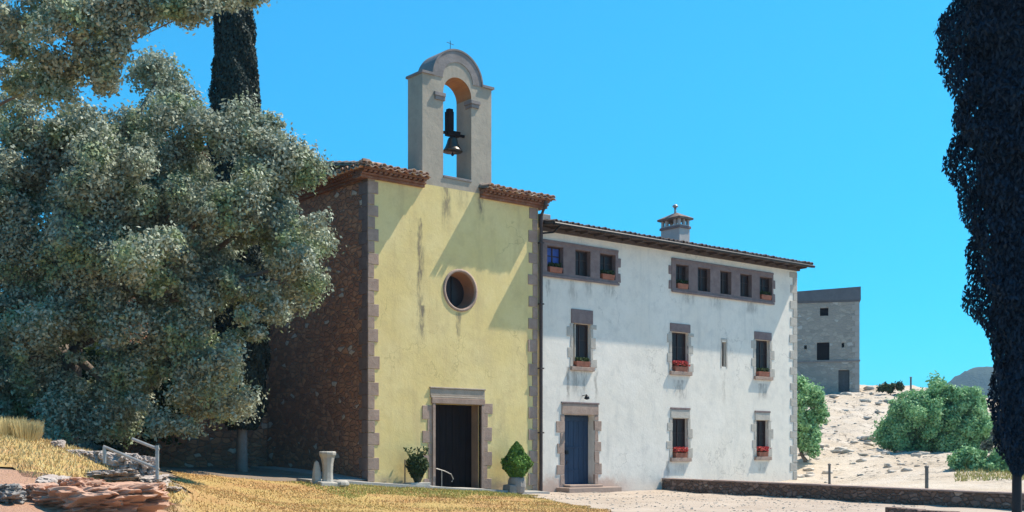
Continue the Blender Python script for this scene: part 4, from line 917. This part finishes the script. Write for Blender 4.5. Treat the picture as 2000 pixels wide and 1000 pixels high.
# ------------------------------------------------------------------ rocks on the left bank
from mathutils import noise as mn
import bmesh
def rock_mesh(name, mat, size, seed, flat_=.6, strata=.0, sub=4):
    bm = bmesh.new(); bmesh.ops.create_icosphere(bm, subdivisions=sub, radius=1)
    for v in bm.verts:
        p = v.co.copy(); q = p*1.3+Vector((seed*3.1, seed*1.7, seed*.9))
        d = 1+.38*mn.noise(q)+.26*mn.noise(q*2.7)+.16*mn.noise(q*6)+.08*mn.noise(q*13)
        cell = mn.cell(q*1.9); d += .16*(cell-.5)
        p = p*d; p.x = max(-.92, min(.92, p.x)); p.z = max(-.8, min(.72+.1*mn.noise(q*2), p.z))
        if strata: p.x += strata*(mn.cell(Vector((0, 0, p.z*5+seed)))-.5)*.4; p.y += strata*(mn.cell(Vector((3, 0, p.z*5+seed)))-.5)*.4
        v.co = Vector((p.x*size[0], p.y*size[1], p.z*size[2]))
    me = bpy.data.meshes.new(name); bm.to_mesh(me); bm.free(); me.materials.append(mat); return me
PINKR = stone('pink_sandstone', c3(.44, .25, .17), c3(.52, .33, .24), 1.6, .9, c=c3(.26, .15, .11)); GREYR = stone('grey_pink_rock', c3(.36, .30, .27), c3(.46, .40, .35), 2, .9, c=c3(.16, .12, .10))
def rock(u, v, t, size, mat, seed, lab, rot=0, sub=5, strata=.12):
    me = rock_mesh('rock', mat, size, seed, strata=strata, sub=sub); o = bpy.data.objects.new('rock', me); col.objects.link(o); o.location = P(u, v, t); o.rotation_euler = (random.uniform(-.1, .1), random.uniform(-.12, .12), ANG-R(90)+rot)
    return tag(o, lab, 'rock', 'rocks of the left bank')
s22 = 22/F
rock(180, 985, 17.6, (1.20, .8, .34), PINKR, 1, 'broad pink rock slab at the bottom left, largest of the bank')
rock(70, 970, 17.8, (.36, .45, .26), PINKR, 2, 'rounded pink rock at the left end beside the dark hollow', .6)
rock(110, 948, 18.6, (.30, .4, .18), GREYR, 3, 'grey pink rock on the left end of the broad slab, with dark holes', .3)
rock(165, 950, 18.4, (.28, .4, .17), PINKR, 14, 'small pink rock between the holed rock and the flat rock', -.4)
rock(265, 962, 18.8, (.55, .6, .16), PINKR, 4, 'flat pink rock behind the right half of the broad slab', .2)
rock(282, 912, 21.0, (.26, .35, .26), GREYR, 5, 'grey rock below the metal handrail', .3)
rock(243, 906, 21.1, (.28, .35, .27), GREYR, 6, 'grey rock next left of the one below the handrail', .8)
rock(200, 899, 21.3, (.27, .3, .22), GREYR, 7, 'lumpy grey rock in the middle of the upper row', .2)
rock(158, 893, 21.4, (.26, .3, .17), GREYR, 8, 'small grey rock on top of the upper row near the straw bank', .5)
rock(114, 876, 21.6, (.11, .2, .20), GREYR, 9, 'small pointed rock standing at the top of the bank')
rock(222, 930, 20.2, (.50, .45, .12), GREYR, 10, 'thin long ledge of grey rock under the upper row', -.1)
rock(296, 940, 20.6, (.30, .4, .13), GREYR, 11, 'flat grey rock at the right foot of the upper row')
rock(8, 972, 17.0, (.34, .5, .24), bpy.data.materials['planter_stone'], 15, 'dark rock added in place of a shaded hollow at the bottom left corner', .4)  # added rock, its dark colour stands in for the shade of a hollow
rock(20, 885, 20.8, (.20, .3, .12), GREYR, 12, 'pale rock half sunk in the straw coloured bank, left edge')
rock(335, 955, 21.2, (.16, .25, .06), GREYR, 13, 'thin flat stone at the right end of the bank beside the handrail foot')
# stones on the hill: rubble nobody would count
bmv = []; bmf = []; off = 0; ico = rock_mesh('tmp', PINKR, (1, 1, 1), 5, sub=2, strata=0); iv = np.empty(len(ico.vertices)*3); ico.vertices.foreach_get('co', iv); iv = iv.reshape(-1, 3); itri = np.array([tuple(p.vertices) for p in ico.polygons])
n = 480; t = rng.uniform(44, 92, n); u = rng.uniform(1540, 1930, n); pts = []
for a, b in zip(u, t):
    p = P(a, HZ, b)
    if in_pave(np.array(p.x), np.array(p.y)) : continue
    if p.x < 31 or (p.y > 27 and p.x < 38): continue
    s_ = (random.random()**3*.26+.05)*(.4+b/90); an = random.uniform(0, 6.28); ca, sa = math.cos(an), math.sin(an)
    sc3 = np.array([s_*random.uniform(.8, 1.5), s_, s_*random.uniform(.3, .8)]); q = iv*sc3; q = np.stack([q[:, 0]*ca-q[:, 1]*sa, q[:, 0]*sa+q[:, 1]*ca, q[:, 2]], 1)+np.array([p.x, p.y, G(p.x, p.y)+s_*.05])
    bmv.append(q); bmf.append(itri+off); off += len(q)
HR = stone('pale_hill_rock', c3(.50, .44, .37), c3(.56, .50, .43), 1.5, .8, c=c3(.25, .22, .18))
o = mesh_obj('hillside_stones', np.concatenate(bmv), np.concatenate(bmf), HR); tag(o, 'pale stones scattered over the slope below the tower', 'stones', kind='stuff')
bmv = []; bmf = []; off = 0
for k in range(900):
    x = random.uniform(18, 29.3); y = random.uniform(17, 28)
    if not in_pave(np.array(x), np.array(y)): continue
    s_ = .012+.03*random.random()**3; q = iv[:]*np.array([s_*random.uniform(.8, 1.5), s_, s_*.6])+np.array([x, y, G(x, y)+.04]); bmv.append(q); bmf.append(itri+off); off += len(q)
tag(mesh_obj('gravel', np.concatenate(bmv), np.concatenate(bmf), bpy.data.materials['pale_hill_rock']), 'loose gravel on the forecourt', 'gravel', kind='stuff')
bpy.data.meshes.remove(ico)
# ------------------------------------------------------------------ grass
def blades(name, inside, x0, x1, y0, y1, n, h, mat, lab, lift=.02, w=.012):
    x = rng.uniform(x0, x1, n); y = rng.uniform(y0, y1, n); k = inside(x, y); x = x[k]; y = y[k]; z = np.concatenate([GN(x[i:i+4000], y[i:i+4000]) for i in range(0, len(x), 4000)])+lift
    a = rng.random(len(x))*6.283; hh = h*rng.uniform(.4, 1.3, len(x)); lx = rng.normal(0, .4, len(x))*hh; ly = rng.normal(0, .4, len(x))*hh
    V = np.stack([np.stack([x-np.cos(a)*w, y-np.sin(a)*w, z], 1), np.stack([x+np.cos(a)*w, y+np.sin(a)*w, z], 1), np.stack([x+lx, y+ly, z+hh], 1)], 1).reshape(-1, 3)
    o = mesh_obj(name, V, np.arange(len(V)).reshape(-1, 3), mat); tag(o, lab, 'grass', kind='stuff')
def gmat(name, a, b, c):
    m = NT(name); isl = m.n('ShaderNodeNewGeometry').outputs['Random Per Island']; cl = m.mix(isl, a, b); cl = m.mix(m.ramp(m.noise(.9, 4), .45, .65), cl, c); return m.done(cl, .8)
blades('dry_grass', lambda x, y: in_lawn(x, y) & (y > 17) & (x > 8.2) & (np.sin(x*1.3+np.sin(y*.9)*2)*np.sin(y*1.7+x*.4)+rng.normal(0, .5, x.shape) > -.25), 6, 24, 17, 30, 130000, .036, gmat('dry_grass_blade', c3(.56, .33, .13), c3(.74, .50, .21), c3(.60, .44, .16)), 'short dry orange yellow grass of the lawn', .03)
blades('green_grass', lambda x, y: in_lawn(x, y) & (y > 25+.5*np.sin(x*2)) & (x > 15), 14, 24, 24, 29, 22000, .05, gmat('green_grass_blade', c3(.28, .30, .08), c3(.42, .42, .12), c3(.36, .36, .10)), 'greener strip of grass along the chapel pavement', .03)
blades('straw_grass', in_mound, -3, 11, 17, 29, 100000, .075, gmat('straw_blade', c3(.55, .42, .18), c3(.68, .56, .28), c3(.52, .36, .16)), 'straw coloured grass on the bank at the left', .02)
blades('slope_grass', lambda x, y: (np.abs((x*fw[0]+y*fw[1])-41.5) < 2.2) & ((x*rt[0]+y*rt[1]) > .372*(x*fw[0]+y*fw[1])), 33, 46, 10, 28, 26000, .14, gmat('slope_blade', c3(.45, .40, .13), c3(.58, .48, .2), c3(.40, .38, .12)), 'yellowing grass at the foot of the low shrub on the slope', .0, .02)
# straw tussocks at the far left
for i, (u, v) in enumerate(((18, 862), (50, 862))):
    p = P(u, v, 21.4); k = 900; a = rng.random(k)*6.283; rr = rng.random(k)*.22; x = p.x+np.cos(a)*rr; y = p.y+np.sin(a)*rr; z = np.full(k, G(p.x, p.y)); hh = rng.uniform(.15, .42, k)
    V = np.stack([np.stack([x-.012, y, z], 1), np.stack([x+.012, y+.008, z], 1), np.stack([x+np.cos(a)*.12, y+np.sin(a)*.12, z+hh], 1)], 1).reshape(-1, 3)
    o = mesh_obj('grass_tussock', V, np.arange(len(V)).reshape(-1, 3), bpy.data.materials['straw_blade']); tag(o, ('tall straw tussock at the very left edge on the bank', 'tall straw tussock between the left edge tussock and the pointed rock')[i], 'grass tuft', 'tussocks on the bank')
# handrail on the bank
hr = thing('stair_railing', tuple(P(307, 934, 20.1)), 'grey metal stair railing with two sloping rails above the rocks at the left', 'railing')
m = MB(); m.tube([P(307, 936, 20.1), P(307, 870, 20.1)], .032, 8); m.build('post', GALV, hr)
m = MB(); m.tube([P(204, 905, 20.2), P(204, 873, 20.2)], .032, 8); m.build('post', GALV, hr)
m = MB(); m.tube([P(311, 917, 20.1), P(202, 872, 20.2)], .026, 8); m.build('rail', GALV, hr)
m = MB(); m.tube([P(311, 878, 20.1), P(258, 857, 20.15)], .026, 8); m.build('rail', GALV, hr)

# ------------------------------------------------------------------ air
m = MB(); m.box(-1650, 1650, -1650, 1650, -12, 110)
hm = bpy.data.materials.new('haze'); hm.use_nodes = True; ht = hm.node_tree; ht.nodes.clear(); hv = ht.nodes.new('ShaderNodeVolumePrincipled'); ho = ht.nodes.new('ShaderNodeOutputMaterial')
hv.inputs['Color'].default_value = (.42, .70, 1, 1); hv.inputs['Density'].default_value = .00022; hv.inputs['Anisotropy'].default_value = .2; ht.links.new(hv.outputs[0], ho.inputs['Volume'])
tag(m.build('haze', hm), 'thin blue air haze', 'haze', kind='stuff')
